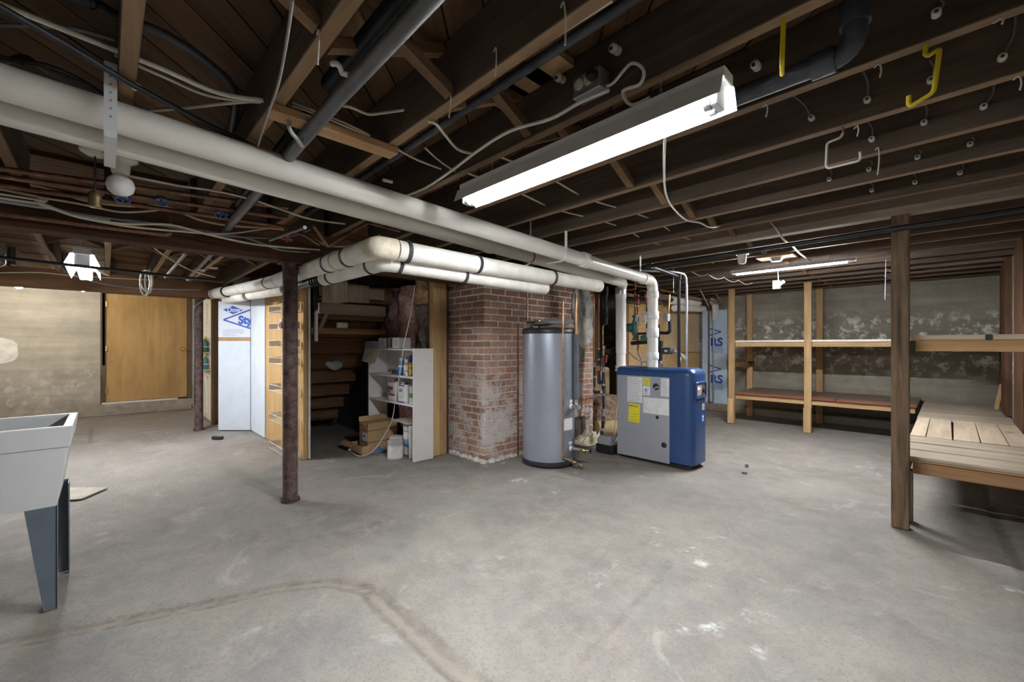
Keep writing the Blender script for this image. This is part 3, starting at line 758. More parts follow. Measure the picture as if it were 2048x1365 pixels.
def rank(b):
    hid = 0
    if b[4] > b[3] and 3.22 < b[1] < 3.72 and b[2] < 1.4: hid = 2
    if b[2] > 1.93: hid = max(hid, 1)
    return (hid, -b[2] if False else random.random())
bricks.sort(key=rank)
rest = MB()
for i, (cx, cy, cz, lx, ly) in enumerate(bricks):
    jit = V((random.uniform(-.002,.002), random.uniform(-.002,.002), random.uniform(-.0015,.0015)))
    if i < 298:
        o = bpy.data.objects.new('brick', brick_mesh(lx, ly, i % 3)); C.objects.link(o); o.parent = chm
        o.location = V((cx,cy,cz))+jit-BASE[chm.name]; o.rotation_euler = (0, 0, random.uniform(-.006,.006))
    else: rest.obox((cx,cy,cz), (lx,ly,BH), None, 0.004)
stuff(rest.build('brick_remainder', M_brick, chm))
M_cem = plain('cement', (0.42,0.40,0.36), 0.95, var=0.35, scale=9, bmp=0.5)
def blob(name, m, cy, cz, ry, rz, seed, x=CXF, th=0.014, parent=None):
    n = 30; pol = []
    for k in range(n):
        a = 2*math.pi*k/n; f = 1+0.22*mnoise.noise(V((math.cos(a)*1.6+seed, math.sin(a)*1.6, seed)))
        pol.append((x+th, cy+ry*f*math.cos(a), cz+rz*f*math.sin(a)))
    MB().prism(pol, (-th-0.005,0,0)).build(name, m, parent or chm)
tc = onX(1164, 622, CXF)
blob('cement_patch', M_cem, tc.y, tc.z+0.03, 0.24, 0.36, 2); blob('cement_patch', plain('pale_cement', (0.56,0.53,0.48), 0.95, var=.25), tc.y+0.03, tc.z-0.30, 0.20, 0.19, 5, th=.017)
gp = onX(1159, 702, CXF); MB().box(CXF-.02, CXF+.014, gp.y-.10, gp.y+.10, gp.z-.12, gp.z+.12, 0.004).rough(.012, 9).build('cement_patch', plain('dark_cement', (0.25,0.25,0.22), .95, var=.2), chm)
MB().lathe([(0.0,0.035),(0.03,0.034),(0.045,0.024),(0.05,0.034),(0.085,0.03),(0.10,0.022),(0.105,0.0)], tc+V((0.012,0,0)), 28, (1,0,0)).build('flue_cover', plain('flue_grey', (0.50,0.49,0.47), .5, .15, var=.15), chm)
cd = onX(1157, 858, CXF)
co = MB().box(CXF-.01, CXF+.02, cd.y-.13, cd.y+.13, cd.z-.16, cd.z+.16, 0.004).build('cleanout_door', plain('old_iron_door', (0.10,0.095,0.085), .6, .5, var=.3), chm)
MB().box(CXF+.015, CXF+.03, cd.y-.10, cd.y+.10, cd.z-.125, cd.z+.125, 0.006).build('door_leaf', plain('old_iron_leaf', (0.16,0.14,0.115), .6, .4, var=.35, bmp=.3), co)
mb = MB()
for k in range(26):
    t = k/25; py_ = CYF+1.98*t
    mb.sphere((CXF+0.012+random.uniform(0,.02), py_, 0.0), (0.025+random.random()*.02, 0.05, 0.02+random.random()*.025), 8)
for k in range(12): mb.sphere((-4.1+0.65*k/11, CYF-0.012, 0.0), (0.045, 0.02+random.random()*.02, 0.02+random.random()*.03), 8)
mb.rough(0.012, 18).build('mortar_rubble', plain('white_mortar', (0.66,0.64,0.60), .95, var=.2, bmp=.4), chm)
# ------------------------------------------------------------------ water tank
HX, HYY, HR = -3.01, 3.45, 0.278
wh = thing('water_heater', (HX, HYY, 0), 'tall silver grey hot water tank standing before the brick chimney', 'water heater')
M_tank = plain('silver_jacket', (0.40,0.435,0.52), 0.34, 0.55, var=0.05, scale=2)
MB().lathe([(HR+.004,0.012),(HR+.006,0.05),(HR+.002,0.06)], (HX,HYY,0), 48).build('base_ring', M_black, wh)
prof = [(HR,0.055)]+[(HR, z/10) for z in range(1, 14)]+[(HR,1.375)]
jk = MB().lathe(prof, (HX,HYY,0), 96)
# dent in the lower right of the jacket
dc = V((HX+HR*0.95, HYY-HR*0.32, 0.5)); nv = []
for p in jk.v:
    p = V(p); d = (p-dc).length
    nv.append(p)
jk.v = [tuple(p) for p in nv]; jk.build('jacket', M_tank, wh)
MB().lathe([(HR+.003,1.375),(HR+.005,1.38),(HR+.005,1.425),(HR-.01,1.436),(0.0,1.44)], (HX,HYY,0), 48).build('top_cap', M_black, wh)
# flat service strip on the side facing the boiler
sa = math.atan2(0.25, 1.0)
def rim(deg, r, z): a = math.radians(deg); return V((HX+r*math.cos(a), HYY+r*math.sin(a), z))
# camera looks along (+y,-x); the strip sits where the tank turns to the right
st = MB(); n = 6
vs = [];
for i in range(n+1):
    dgr = -17+i*9
    for z in (0.08, 1.37): vs.append(rim(dgr, HR+0.004, z))
st.add(vs, [(2*i, 2*i+2, 2*i+3, 2*i+1) for i in range(n)]).build('service_strip', plain('strip_grey', (0.24,0.265,0.32), 0.4, 0.5), wh)
M_label = plain('label_white', (0.78,0.78,0.78), 0.5, var=0.04)
M_print = plain('print_grey', (0.28,0.29,0.33), 0.6)
def curved_label(d0, d1, z0, z1, name='label_sticker', m=None):
    vs = []; n = 5
    for i in range(n+1):
        for z in (z0, z1): vs.append(rim(d0+(d1-d0)*i/n, HR+0.006, z))
    o = MB().add(vs, [(2*i, 2*i+2, 2*i+3, 2*i+1) for i in range(n)]).build(name, m or M_label, wh)
    ln = MB(); k = max(1, int((z1-z0)/0.02))
    for j in range(k):
        zz = z1-(j+0.6)*(z1-z0)/k; vs = []
        for i in range(n+1):
            for z in (zz-0.0025, zz+0.0025): vs.append(rim(d0+2+(d1-d0-4)*i/n, HR+0.0075, z))
        ln.add(vs, [(2*i, 2*i+2, 2*i+3, 2*i+1) for i in range(n)])
    ln.build('label_print', M_print, o)
curved_label(-18, 12, 0.38, 0.50); curved_label(2, 14, 0.655, 0.69); curved_label(0, 14, 0.225, 0.255); curved_label(-4, 8, 0.045, 0.075)
curved_label(-6, 2, 0.03, 0.07, 'blue_tag', plain('tag_blue', (0.05,0.12,0.6), .5))
def stub(z, L=0.10, deg=6):
    a, b = rim(deg, HR, z), rim(deg, HR+L, z); d = (b-a).normalized()
    MB().lathe([(0.028,0),(0.03,0.012),(0.02,0.02)], a, 16, d).build('gasket', plain('foam_cream', (0.75,0.68,0.55), .8), wh)
    MB().cyl(a, b, 0.017, 14).build('port_nipple', M_steel, wh); return b
b_ = stub(0.62); b2_ = stub(0.185, 0.12)
# drain valves with handwheels
def wheel(c, ax, r, m, par, name='handwheel'):
    c = V(c); ax = V(ax).normalized(); t = V((0,0,1)) if abs(ax.z) < .9 else V((1,0,0)); e1 = ax.cross(t).normalized(); e2 = ax.cross(e1); mb = MB()
    mb.tube([c+(e1*math.cos(a)+e2*math.sin(a))*r for a in [i/20*2*math.pi for i in range(20)]], r*0.16, 6, closed=True)
    for k in range(4):
        a = k*math.pi/2; mb.cyl(c, c+(e1*math.cos(a)+e2*math.sin(a))*r, r*0.12, 6)
    mb.cyl(c-ax*r*0.6, c+ax*r*0.25, r*0.22, 8); return mb.build(name, m, par)
MB().lathe([(.013,0),(.022,.01),(.022,.05),(.013,.06),(.013,.08)], b2_, 12, (0.9,0.4,0)).build('drain_valve', M_brass, wh)
wheel(b2_+V((.09,.05,0)), (.9,.4,0), 0.024, M_iron, wh)
dv = rim(-14, HR, 0.10); dd = V((0.75,0.25,-0.22)).normalized()
MB().tube([dv, dv+dd*0.12], 0.013, 10).lathe([(.013,0),(.024,.01),(.024,.05),(.015,.06)], dv+dd*0.08, 12, dd).build('drain_valve', plain('old_brass', (0.33,0.24,0.13), .4, .9), wh)
wheel(dv+dd*0.165, dd, 0.026, plain('old_brass', (0.33,0.24,0.13)), wh)
MB().lathe([(.016,0),(.016,.05)], dv+dd*0.16, 12, dd).build('hose_thread', plain('old_brass', (0.33,0.24,0.13)), wh)
# crumpled papers on the tank
mb = MB(); nn = 8
pf = [(i*(nn+1)+j, (i+1)*(nn+1)+j, (i+1)*(nn+1)+j+1, i*(nn+1)+j+1) for i in range(nn) for j in range(nn)]
for s_i in range(4):
    vs = []; R_ = Matrix.Rotation(0.7+0.25*s_i, 3, 'Z')
    for i in range(nn+1):
        for j in range(nn+1):
            u, v = i/nn-.5, j/nn-.5; q = R_ @ V((u*0.44, v*0.34, 0)); e_ = max(0, (abs(u)*2)**3)*(.02+.012*s_i)
            vs.append((HX+q.x, HYY+q.y, 1.449+.008*s_i+.006*(1+mnoise.noise(V((u*3,v*3,s_i*2.0))))+.17*max(0,(-q.x*.6575+q.y*.7535)+.17)+.4*e_))
    vs2 = [(a, b, c-0.006) for a, b, c in vs]; mb.add(vs, pf).add(vs2, [f[::-1] for f in pf])
tag(mb.build('paper_stack', M_label), 'loose crumpled white papers lying on the grey water tank', 'papers')

# ------------------------------------------------------------------ boiler
BX0, BXS, BX1, BY0, BY1, BZ = -2.62, -2.005, -1.76, 4.185, 4.56, 1.02
bo = thing('boiler', (-2.2, 4.37, 0), 'blue and grey gas boiler with yellow tag standing on the concrete', 'boiler')
M_bblue = plain('boiler_blue', (0.022,0.062,0.175), 0.33, var=0.07, scale=3)
M_bgrey = plain('boiler_grey', (0.335,0.345,0.385), 0.5, var=0.04, scale=3)
MB().box(BX0+.03, BX1-.06, BY0+.03, BY1-.03, 0.0, 0.035).build('plinth', M_black, bo)
MB().box(BX0, BXS, BY0, BY1, 0.028, 0.925, 0.004).build('cabinet', M_bgrey, bo)
def rounded(x0, x1, y0, y1, z0, z1, r, corners):
    # vertical extrusion of a rounded plan with a rounded top edge
    mb = MB(); rings = []
    def plan(ins):
        P = []
        for (cx, cy, a0, on) in ((x1-r, y0+r, -90, corners[0]), (x1-r, y1-r, 0, corners[1]), (x0+.012, y1-.012, 90, False), (x0+.012, y0+.012, 180, False)):
            rr = r if on else 0.012
            ccx = cx if on else (x1-.012 if a0 in (-90,0) else x0+.012); ccy = cy if on else (y1-.012 if a0 in (0,90) else y0+.012)
            for k in range(7):
                a = math.radians(a0+15*k); P.append((ccx+(rr-min(ins,rr*.9))*math.cos(a), ccy+(rr-min(ins,rr*.9))*math.sin(a)))
        cxm, cym = (x0+x1)/2, (y0+y1)/2
        return P
    rt = 0.075; prof = [(0, z0), (0, z1-rt)]+[(rt*(1-math.cos(t)), z1-rt+rt*math.sin(t)) for t in [math.pi/2*k/6 for k in range(1, 7)]]
    base = plan(0); n = len(base); cxm, cym = (x0+x1)/2, (y0+y1)/2; vs = []
    for ins, z in prof:
        for (px, py) in base:
            fx = 1-ins/((x1-x0)/2)*0.98; fy = 1-ins/((y1-y0)/2)*0.98
            vs.append((cxm+(px-cxm)*fx, cym+(py-cym)*fy, z))
    fs = [(i*n+j, i*n+(j+1)%n, (i+1)*n+(j+1)%n, (i+1)*n+j) for i in range(len(prof)-1) for j in range(n)]
    mb.add(vs, fs, True); mb.add(vs[-n:], [tuple(range(n))], True); return mb
rounded(BXS, BX1, BY0, BY1, 0.05, BZ, 0.085, (True, True)).build('end_cover', M_bblue, bo)
# top hood over the grey cabinet
pr = [(BY0-.002,0.922),(BY0-.002,0.965),(BY0+.018,0.995),(BY0+.05,1.012),(BY0+.1,1.018),(BY1-.1,1.018),(BY1-.03,1.0),(BY1,0.96),(BY1,0.922)]
hm = MB(); n = len(pr)
for xa, xb in ((BX0-.004, -2.285), (-2.281, BXS+.07)):
    vs = [(xa,y,z) for y,z in pr]+[(xb,y,z) for y,z in pr]
    hm.add(vs, [(i+1, i, i+n, i+1+n) for i in range(n-1)], True); hm.add(vs[:n], [tuple(range(n))]); hm.add(vs[n:], [tuple(range(n-1,-1,-1))])
hm.build('top_hood', M_bblue, bo)
# control pod recess on the end
cp = V((BX1, 4.36, 0.80))
fm = MB().tube([V((BX1+.004, cp.y+.115*max(-1,min(1,1.35*math.cos(a))), cp.z+.075*max(-1,min(1,1.35*math.sin(a))))) for a in [i/32*2*math.pi for i in range(32)]], 0.013, 8, closed=True)
po = fm.build('control_bezel', M_bblue, bo)
MB().box(BX1-.002, BX1+.006, cp.y-.11, cp.y+.11, cp.z-.07, cp.z+.07, 0.002).build('control_panel', plain('panel_dark', (0.10,0.105,0.12), .4), po)
MB().box(BX1+.005, BX1+.009, cp.y-.10, cp.y+.02, cp.z-.055, cp.z+.05, 0.002).build('display_plate', plain('plate_grey', (0.36,0.36,0.37), .4), po)
MB().box(BX1+.008, BX1+.012, cp.y-.085, cp.y-.04, cp.z+.005, cp.z+.03).build('red_lamp', emit('lamp_red', (1.0,0.04,0.03), 2.5), po)
MB().cyl((BX1+.008,cp.y+.05,cp.z-.005), (BX1+.03,cp.y+.05,cp.z-.005), 0.022, 16).build('control_knob', M_black, po)
MB().box(BX1-.001, BX1+.002, 4.40, 4.46, 0.59, 0.655).build('rating_plate', plain('plate_tan', (0.55,0.45,0.38), .5), bo)
bs = MB().box(BX1-.001, BX1+.002, 4.395, 4.445, 0.47, 0.54).build('blue_sticker', plain('sticker_blue', (0.10,0.28,0.75), .5), bo)
MB().box(BX1+.002, BX1+.003, 4.405, 4.435, 0.512, 0.53).box(BX1+.002, BX1+.003, 4.412, 4.43, 0.48, 0.498).build('sticker_mark', M_label, bs)
def fp(px, py): return onY(px, py, BY0)      # point on the boiler front
def plate(name, x0, x1, y0, y1, m, th=0.0015, rows=0, seed=0, par=None):
    a, b = fp(x0, (y0)), fp(x1, y1)
    zt = fp(x0, y0).z; zb = fp((x0+x1)/2, y1).z
    o = MB().box(a.x, b.x, BY0-th, BY0+.002, zb, zt).build(name, m, par or bo)
    if rows:
        r = MB(); rs = random.Random(seed)
        for k in range(rows):
            z = zt-(k+.7)*(zt-zb)/(rows+.4); xl = a.x+.008; xe = a.x+(b.x-a.x)*rs.uniform(.75,.95)
            r.box(xl, xe, BY0-th-.0006, BY0-th, z-.0022, z+.0022)
        r.build('label_print', M_print, o)
    return o
M_yel = plain('yellow_card', (0.83,0.72,0.03), .6, var=.05)
plate('instruction_label', 1255, 1284.5, 753.5, 805, M_label, rows=14, seed=1)
plate('warning_label', 1286, 1300, 755.5, 770.5, M_yel, rows=4, seed=2)
sl = plate('safety_label', 1286, 1300, 772, 791, M_label)
sq = fp(1293, 781); t2 = MB()
for k in range(5):
    a = k*1.2566; t2.tube([V((sq.x-.004+.012*math.cos(a)+.009*math.cos(q), BY0-.0026, sq.z+.012*math.sin(a)+.009*math.sin(q))) for q in [i/10*6.283 for i in range(10)]], 0.0016, 5, closed=True)
t2.box(sq.x-.03, sq.x+.026, BY0-.003, BY0-.0015, sq.z-.034, sq.z-.030).build('label_emblem', plain('print_blue', (0.05,0.1,0.42), .6), sl)
plate('data_label', 1322, 1338, 757.5, 793.5, M_label, rows=11, seed=4)
wd = plate('wiring_diagram', 1286.5, 1338, 794.5, 829, M_label)
wm = MB(); a, b = fp(1286.5,794.5), fp(1338,829); rs = random.Random(9)
for k in range(26):
    x = rs.uniform(a.x+.01, b.x-.02); z = rs.uniform(b.z+.015, a.z-.01)
    if rs.random() < .5: wm.box(x, x+rs.uniform(.01,.04), BY0-.0022, BY0-.0015, z, z+.0018)
    else: wm.box(x, x+.0018, BY0-.0022, BY0-.0015, z-rs.uniform(.01,.03), z)
wm.build('label_print', M_print, wd)
a, b = fp(1257.5, 807), fp(1280, 845)
eg = MB().obox(((a.x+b.x)/2, BY0-.004, (a.z+b.z)/2-.004), (b.x-a.x, .002, a.z-b.z+.01), Matrix.Rotation(math.radians(3), 3, 'Y')).build('energy_tag', M_yel, bo)
text('tag_text', 'ENERGYGUIDE', 0.0165, M_black, eg, (a.x+.004, BY0-.0062, a.z-.027), (1,0,-.05), (0.05,0,1), 0.0004, 0.0004)
er = MB(); 
for k, (u0, u1) in enumerate(((.48,.52),(.62,.78),(.1,.9),(.1,.6),(.1,.75))):
    z = a.z-.045-.033*k; er.box(a.x+(b.x-a.x)*u0, a.x+(b.x-a.x)*u1, BY0-.0062, BY0-.0052, z-.0018, z+.0018)
er.build('tag_print', M_print, eg)
for (px, py, r, nm) in ((1312,774,.037,'sight_port'),(1314.5,835.5,.019,'knockout_hole'),(1328,891,.03,'knockout_hole')):
    q = fp(px, py); MB().lathe([(r,-.001),(r*.9,.002),(0,.002)], q+V((0,-.0005,0)), 24, (0,-1,0)).build(nm, M_black, bo)
q = fp(1313, 774); MB().tube(elbow([q+V((-.02,-.01,-.02)), q+V((.01,-.015,-.005)), q+V((.03,-.012,0))], .01), 0.008, 8).build('port_hose', plain('grey_pvc', (0.33,0.34,0.36)), bo)
for x in (BX0+.06, BX1-.12): MB().cyl((x,BY0+.06,0), (x,BY0+.06,.03), .015, 10).build('foot', M_black, bo)

# condensate pump
cpn = thing('condensate_pump', (-2.79, 4.28, 0), 'small black and grey pump box on the floor beside the boiler', 'pump')
MB().box(-2.90,-2.665,4.17,4.36,0.004,0.10,0.006).build('tank', M_black, cpn)
MB().prism([(-2.885,4.18,.10),(-2.885,4.18,.16),(-2.87,4.2,.19),(-2.72,4.2,.19),(-2.70,4.18,.16),(-2.70,4.18,.10)], (0,.15,0)).build('motor_cover', plain('pump_grey', (0.30,0.305,0.32), .5), cpn)
MB().tube(smooth_path([(-2.69,4.27,.14),(-2.665,4.27,.19),(-2.655,4.27,.24)]), .008, 8).build('drain_tube', M_cablew, cpn)

# ------------------------------------------------------------------ copper lines round the tank
def line(name, pts, r, m, label, cat='pipe', group=None, n=10, sm=False, rad=0.03):
    pts = smooth_path(pts, 5) if sm else elbow(pts, rad, 4)
    return tag(MB().tube(pts, r, n).build(name, m), label, cat, group)
YP = 4.7
tf = rim(-21, HR+.035, 0)
q0 = onX(1128, 590, tf.x)
line('copper_pipe', [(tf.x,tf.y,1.72),(tf.x,tf.y,0.115)], .0095, M_copper, 'thin copper discharge pipe standing against the front of the grey tank')
tk = rim(20, HR+.03, 0)
line('copper_pipe', [(tk.x,tk.y,1.80),(tk.x,tk.y,1.36)], .0115, M_copper, 'copper pipe entering the foam sleeve beside the grey tank')
ins_ = thing('pipe_insulation', (tk.x,tk.y,0.66), 'grey foam sleeve on the upright pipe beside the grey tank', 'pipe sleeve')
MB().tube([(tk.x,tk.y,1.37),(tk.x,tk.y,.685)], .03, 16).build('sleeve', plain('foam_grey', (0.115,0.125,0.15), .85, bmp=.2), ins_)
MB().tube(elbow([(tk.x,tk.y,.69),(tk.x,tk.y,.62),tuple(b_)], .03), .022, 12).build('elbow', M_steel, ins_)
tk2 = rim(38, HR+.035, 0)
tag(MB().tube([(tk2.x,tk2.y,.86),(tk2.x,tk2.y,.71)], .026, 14).build('pipe_insulation', plain('foam_grey', (0.115,0.125,0.15))), 'short piece of grey foam sleeve behind the long one', 'pipe sleeve')
lp = onX(1056, 640, -3.25)
line('copper_pipe', [(-3.30,3.42,1.86),(-3.30,3.42,1.62),(-3.30,3.42,1.50),(-3.2,3.44,1.425)], .010, M_copper, 'slim copper pipe rising above the papers against the brick')
line('copper_pipe', [(-3.405,3.38,1.50),(-3.405,3.38,0.0)], .010, M_oldcop, 'dull copper pipe against the brick beside the grey tank')
pv = thing('relief_valve', (-3.08, 3.42, 1.44), 'brass relief valve with yellow tag on the tank top', 'valve')
MB().lathe([(.018,0),(.018,.05),(.012,.055),(.012,.09)], (-3.10,3.40,1.44), 12).build('body', M_brass, pv)
MB().box(-3.14,-3.06,3.398,3.402,1.53,1.536).build('lever', M_steel, pv)
MB().obox((-3.13,3.36,1.50), (.05,.002,.075), Matrix.Rotation(.5,3,'Y')).build('tag_card', plain('tag_olive', (0.45,0.40,0.12), .6), pv)

# upright group beside the boiler
def onp(px, py): return onY(px, py, YP)
def up(px, y0, y1): a = onp(px, y0); b = onp(px, y1); return [(a.x,YP,a.z),(a.x,YP,b.z)]
line('copper_pipe', up(1188,588,722), .011, M_copper, 'left copper riser beside the chimney end')
line('copper_pipe', up(1198,588,695), .012, plain('rosy_copper', (0.36,0.20,0.15), .4, .8, var=.2), 'darker copper riser next to the bright one by the chimney end')
line('copper_pipe', [onp(1210,648), onp(1206,652), onp(1206,690)], .012, M_copper, 'short copper riser below the black iron fitting', rad=.02)
bl = thing('iron_stack', tuple(onp(1212,650)), 'sooty black iron pipe stack hanging behind the white drop pipe', 'pipe')
MB().tube(up(1212,575,648), .02, 12).build('pipe', M_iron, bl)
for (y0, y1, r) in ((575,592,.034),(603,608,.03),(620,640,.03),(643,650,.026)): MB().tube(up(1212,y0,y1), r, 12).build('fitting', M_iron, bl)
def manifold(px, segs, label, extra=None):
    x = onp(px, 700).x; z0 = onp(px, segs[-1][1]).z
    t = thing('valve_stack', (x, YP, z0), label, 'valves')
    MB().tube(up(px, segs[0][0], segs[-1][1]), .013, 12).build('pipe', M_cast, t)
    for (y0, y1, r, k) in segs:
        if k: MB().tube(up(px, y0, y1), r, 14).build('fitting', {'i':M_iron,'s':M_steel,'c':M_cast,'b':M_brass}[k], t)
    return t
mA = manifold(1189, [(725,735,.017,'s'),(735,752,.015,'c'),(752,756,.019,'s'),(756,775,.014,'c'),(775,781,.019,'s')], 'left stack of iron fittings below the bright copper riser')
mB_ = manifold(1198, [(696,700,.019,'s'),(700,718,.018,'c'),(718,721,.021,'s'),(721,732,.016,'c'),(732,742,.024,'b'),(742,752,.016,'c'),(752,765,.022,'c')], 'middle stack of iron fittings with a brass valve and red lever')
mC = manifold(1207, [(692,697,.022,'s'),(697,712,.02,'b'),(712,735,.017,'c'),(735,745,.022,'s'),(745,758,.018,'i'),(758,768,.026,'c'),(768,772,.024,'s'),(772,788,.026,'c'),(788,792,.024,'s'),(792,804,.02,'c'),(804,818,.017,'i'),(818,825,.028,'s'),(825,833,.024,'s'),(833,842,.024,'c')], 'thick stack of grey iron fittings running down to the boiler side')
MB().tube(elbow([onp(1189,781), onp(1189,786), onp(1205,784)], .03), .02, 12).build('elbow', M_cast, mA)
MB().tube([onp(1204,784)+V((0,-.005,0)), onp(1206,784)+V((0,-.03,0))], .022, 12).build('collar', M_steel, mA)
MB().tube(elbow([onp(1198,760), onp(1198,766), onp(1207,766)], .02), .024, 12).build('elbow', M_cast, mB_)
a_, c_ = onp(1207,840), onp(1222,866); c_ = V((c_.x+.05, YP-.28, c_.z+.02))
MB().tube([a_, onl(a_,c_,.25)], .026, 12).build('elbow', M_cast, mC); MB().tube([onl(a_,c_,.2), c_], .02, 12).build('branch_pipe', M_iron, mC)
MB().lathe([(.03,-.03),(.03,.03)], onl(a_,c_,.78), 14, (c_-a_).normalized()).build('union', M_steel, mC)
wheel(onp(1216,702)+V((0,-.03,0)), (0.3,-1,0), .026, M_iron, mC); wheel(onp(1223,703)+V((0,-.05,0)), (0.3,-1,0), .03, M_iron, mC)
MB().cyl(onp(1208,703), onp(1222,703)+V((0,-.04,0)), .012, 10).build('valve_stem', M_brass, mC)
for (px, y0, y1, par) in ((1206.5,716,732,mC),(1197,742,752,mB_)):
    a, b = onp(px,y0), onp(px,y1); MB().bar(a+V((0,-.028,0)), b+V((0,-.034,0)), .02, .009, (0,1,0), .003).build('lever_handle', M_red, par)
a, b = onp(1217,710), onp(1215,726); MB().bar(a+V((0,-.03,0)), b+V((0,-.04,0)), .022, .01, (0,1,0), .003).build('lever_handle', M_red, mC)
a, b = onp(1205,798), onp(1176,800); f_ = MB()
line('copper_pipe', [onp(1200,797), onp(1184,797), onp(1160,803)+V((0,-.15,0)), onp(1160,848)+V((0,-.15,0)), onp(1154,880)+V((0,-.22,0)), onp(1149,886)+V((0,-.3,0))], .0105, M_copper, 'bent copper pipe from the iron stack down towards the tank drain')
t = thing('brass_valve', tuple(onp(1192,797)), 'small silvery valve joining copper pipe to the iron stack', 'valve')
MB().tube([onp(1203,797), onp(1184,797)], .013, 10).tube([onp(1199,797), onp(1194,797)], .02, 10).tube([onp(1189,797), onp(1185,797)], .018, 10).build('body', M_steel, t)
wheel(onp(1194,793)+V((0,-.03,.0)), (0,-1,.2), .018, M_steel, t)
line('iron_pipe', [onp(1227,745)+V((0,.15,0)), V((onp(1230,830).x,YP+.15,.0))], .012, M_oldcop, 'rust brown pipe rising behind the boiler corner')
# things stuffed into the recess
pk = MB().box(-3.80,-3.58,4.98,5.5,0,.95,.03).rough(.05, 3.5, 2); tag(pk.build('kraft_sack', plain('kraft_brown', (0.36,0.24,0.12), .85, var=.4, scale=8, bmp=.3)), 'torn brown kraft paper sack standing in the recess beside the chimney', 'sack')
rt = MB().tube([(-3.42,4.95,.10),(-3.26,5.20,.10)], .10, 18).build('kraft_roll', plain('kraft_tan', (0.50,0.36,0.19), .8, var=.2)); tag(rt, 'rolled tan kraft paper lying before the recess', 'paper roll')
ins2 = MB().box(-3.60,-3.36,5.0,5.5,0.0,0.55,.05).rough(.09, 5, 5); tag(ins2.build('insulation_wad', plain('insul_brown', (0.30,0.20,0.14), .95, var=.5, scale=16, bmp=.6)), 'ragged brown insulation wad between chimney and boiler', 'insulation')
line('wooden_lath', [onp(1222,750)+V((0,.2,0)), V((onp(1211,808).x,YP+.2,.0))], .012, plain('lath', (0.55,0.42,0.25), .7), 'thin tan wooden lath leaning in the recess beside the chimney', 'lath', n=4)
sb = MB()
nn = 12; vs = []
for i in range(nn+1):
    for j in range(nn+1):
        u, v = i/nn, j/nn; x = -3.42+.34*u; y = 4.25+.62*v
        vs.append((x, y, 0.01+0.11*math.sin(math.pi*u)*math.sin(math.pi*v)*(0.5+abs(mnoise.noise(V((u*5,v*6,1)))*1.6))))
sb.add(vs, [(i*(nn+1)+j, (i+1)*(nn+1)+j, (i+1)*(nn+1)+j+1, i*(nn+1)+j+1) for i in range(nn) for j in range(nn)])
tag(sb.build('plastic_sheet', plain('dusty_plastic', (0.62,0.56,0.40), .6, var=.2)), 'crumpled dusty plastic sheet on the floor behind the tank', 'sheet')

# ------------------------------------------------------------------ pump and zone valves behind the boiler (plane y = 4.85)
YM = 4.85
def om(px, py): return onY(px, py, YM)
pu = thing('circulator_pump', tuple(om(1269,680)), 'green circulator pump with flanges behind the boiler vent', 'pump')
M_green = plain('pump_green', (0.055,0.13,0.105), .45, var=.15)
c0 = om(1269,656)
MB().lathe([(.02,-.16),(.034,-.158),(.036,-.135),(.02,-.13),(.03,-.09),(.046,-.05),(.05,0),(.046,.05),(.03,.09),(.02,.13),(.036,.135),(.034,.158),(.02,.16)][::1], om(1270,656)+V((0,0,-.0)), 18).build('volute', M_green, pu)
MB().lathe([(.056,0),(.06,.02),(.055,.03),(.05,.05),(.05,.13),(.046,.14)], om(1268,656)+V((-.02,-.02,0)), 18, (-.8,-.45,0)).build('motor', M_green, pu)
m_ = om(1252,654); MB().box(m_.x-.06, m_.x+.05, YM-.17, YM-.08, m_.z-.035, m_.z+.045, .006).build('terminal_box', M_green, pu)
MB().box(m_.x-.04, m_.x+.03, YM-.172, YM-.169, m_.z-.01, m_.z+.025).build('pump_plate', plain('plate_grey', (0.36,0.36,0.37)), pu)
line('iron_header', [om(1263,687), om(1300,684)], .026, M_iron, 'thick black iron header pipe behind the boiler vent')
line('flange_body', [om(1284,678), om(1300,676)], .045, M_green, 'round dark green flange on the iron header', 'flange', n=16)
line('copper_riser', [om(1270,565), om(1270,636)], .011, M_oldcop, 'brown copper riser above the green pump')
for i, (px, y0, y1) in enumerate(((1276,590,700),(1294,590,670),(1318,650,735))):
    line('iron_riser', [om(px,y0), om(px,y1)], .013, M_iron if i else M_oldcop, ('rusty riser right beside the green pump','black iron riser just left of the boiler vent','black iron riser just right of the boiler vent')[i])
line('iron_header', [om(1274,668), om(1300,667)], .015, M_iron, 'short black iron branch beside the pump outlet')
line('iron_header', [om(1316,666), om(1340,667), om(1340,640)], .02, M_iron, 'black iron elbow below the zone valve right of the vent', rad=.05)
line('copper_pipe', [om(1336,640), om(1339,590), om(1338,592), om(1280,580)], .012, M_copper, 'copper pipe turning down into the zone valve right of the vent', rad=.03)
for (px, py, lab) in ((1293,637,'silver zone valve box left of the boiler vent'),(1336,636,'silver zone valve box right of the boiler vent'),(1278,638,'slim silver zone valve box behind the pump flange')):
    q = om(px, py); t = thing('zone_valve', tuple(q+V((0,-.03,-.045))), lab, 'valve')
    wv_ = .03 if px != 1278 else .016
    MB().box(q.x-wv_, q.x+wv_, YM-.07, YM-.005, q.z-.045, q.z+.045, .004).build('cover', plain('valve_cover', (0.62,0.62,0.63), .35, .6), t)
    MB().cyl(q+V((0,-.03,-.07)), q+V((0,-.03,-.04)), .016, 12).build('body', M_brass, t)
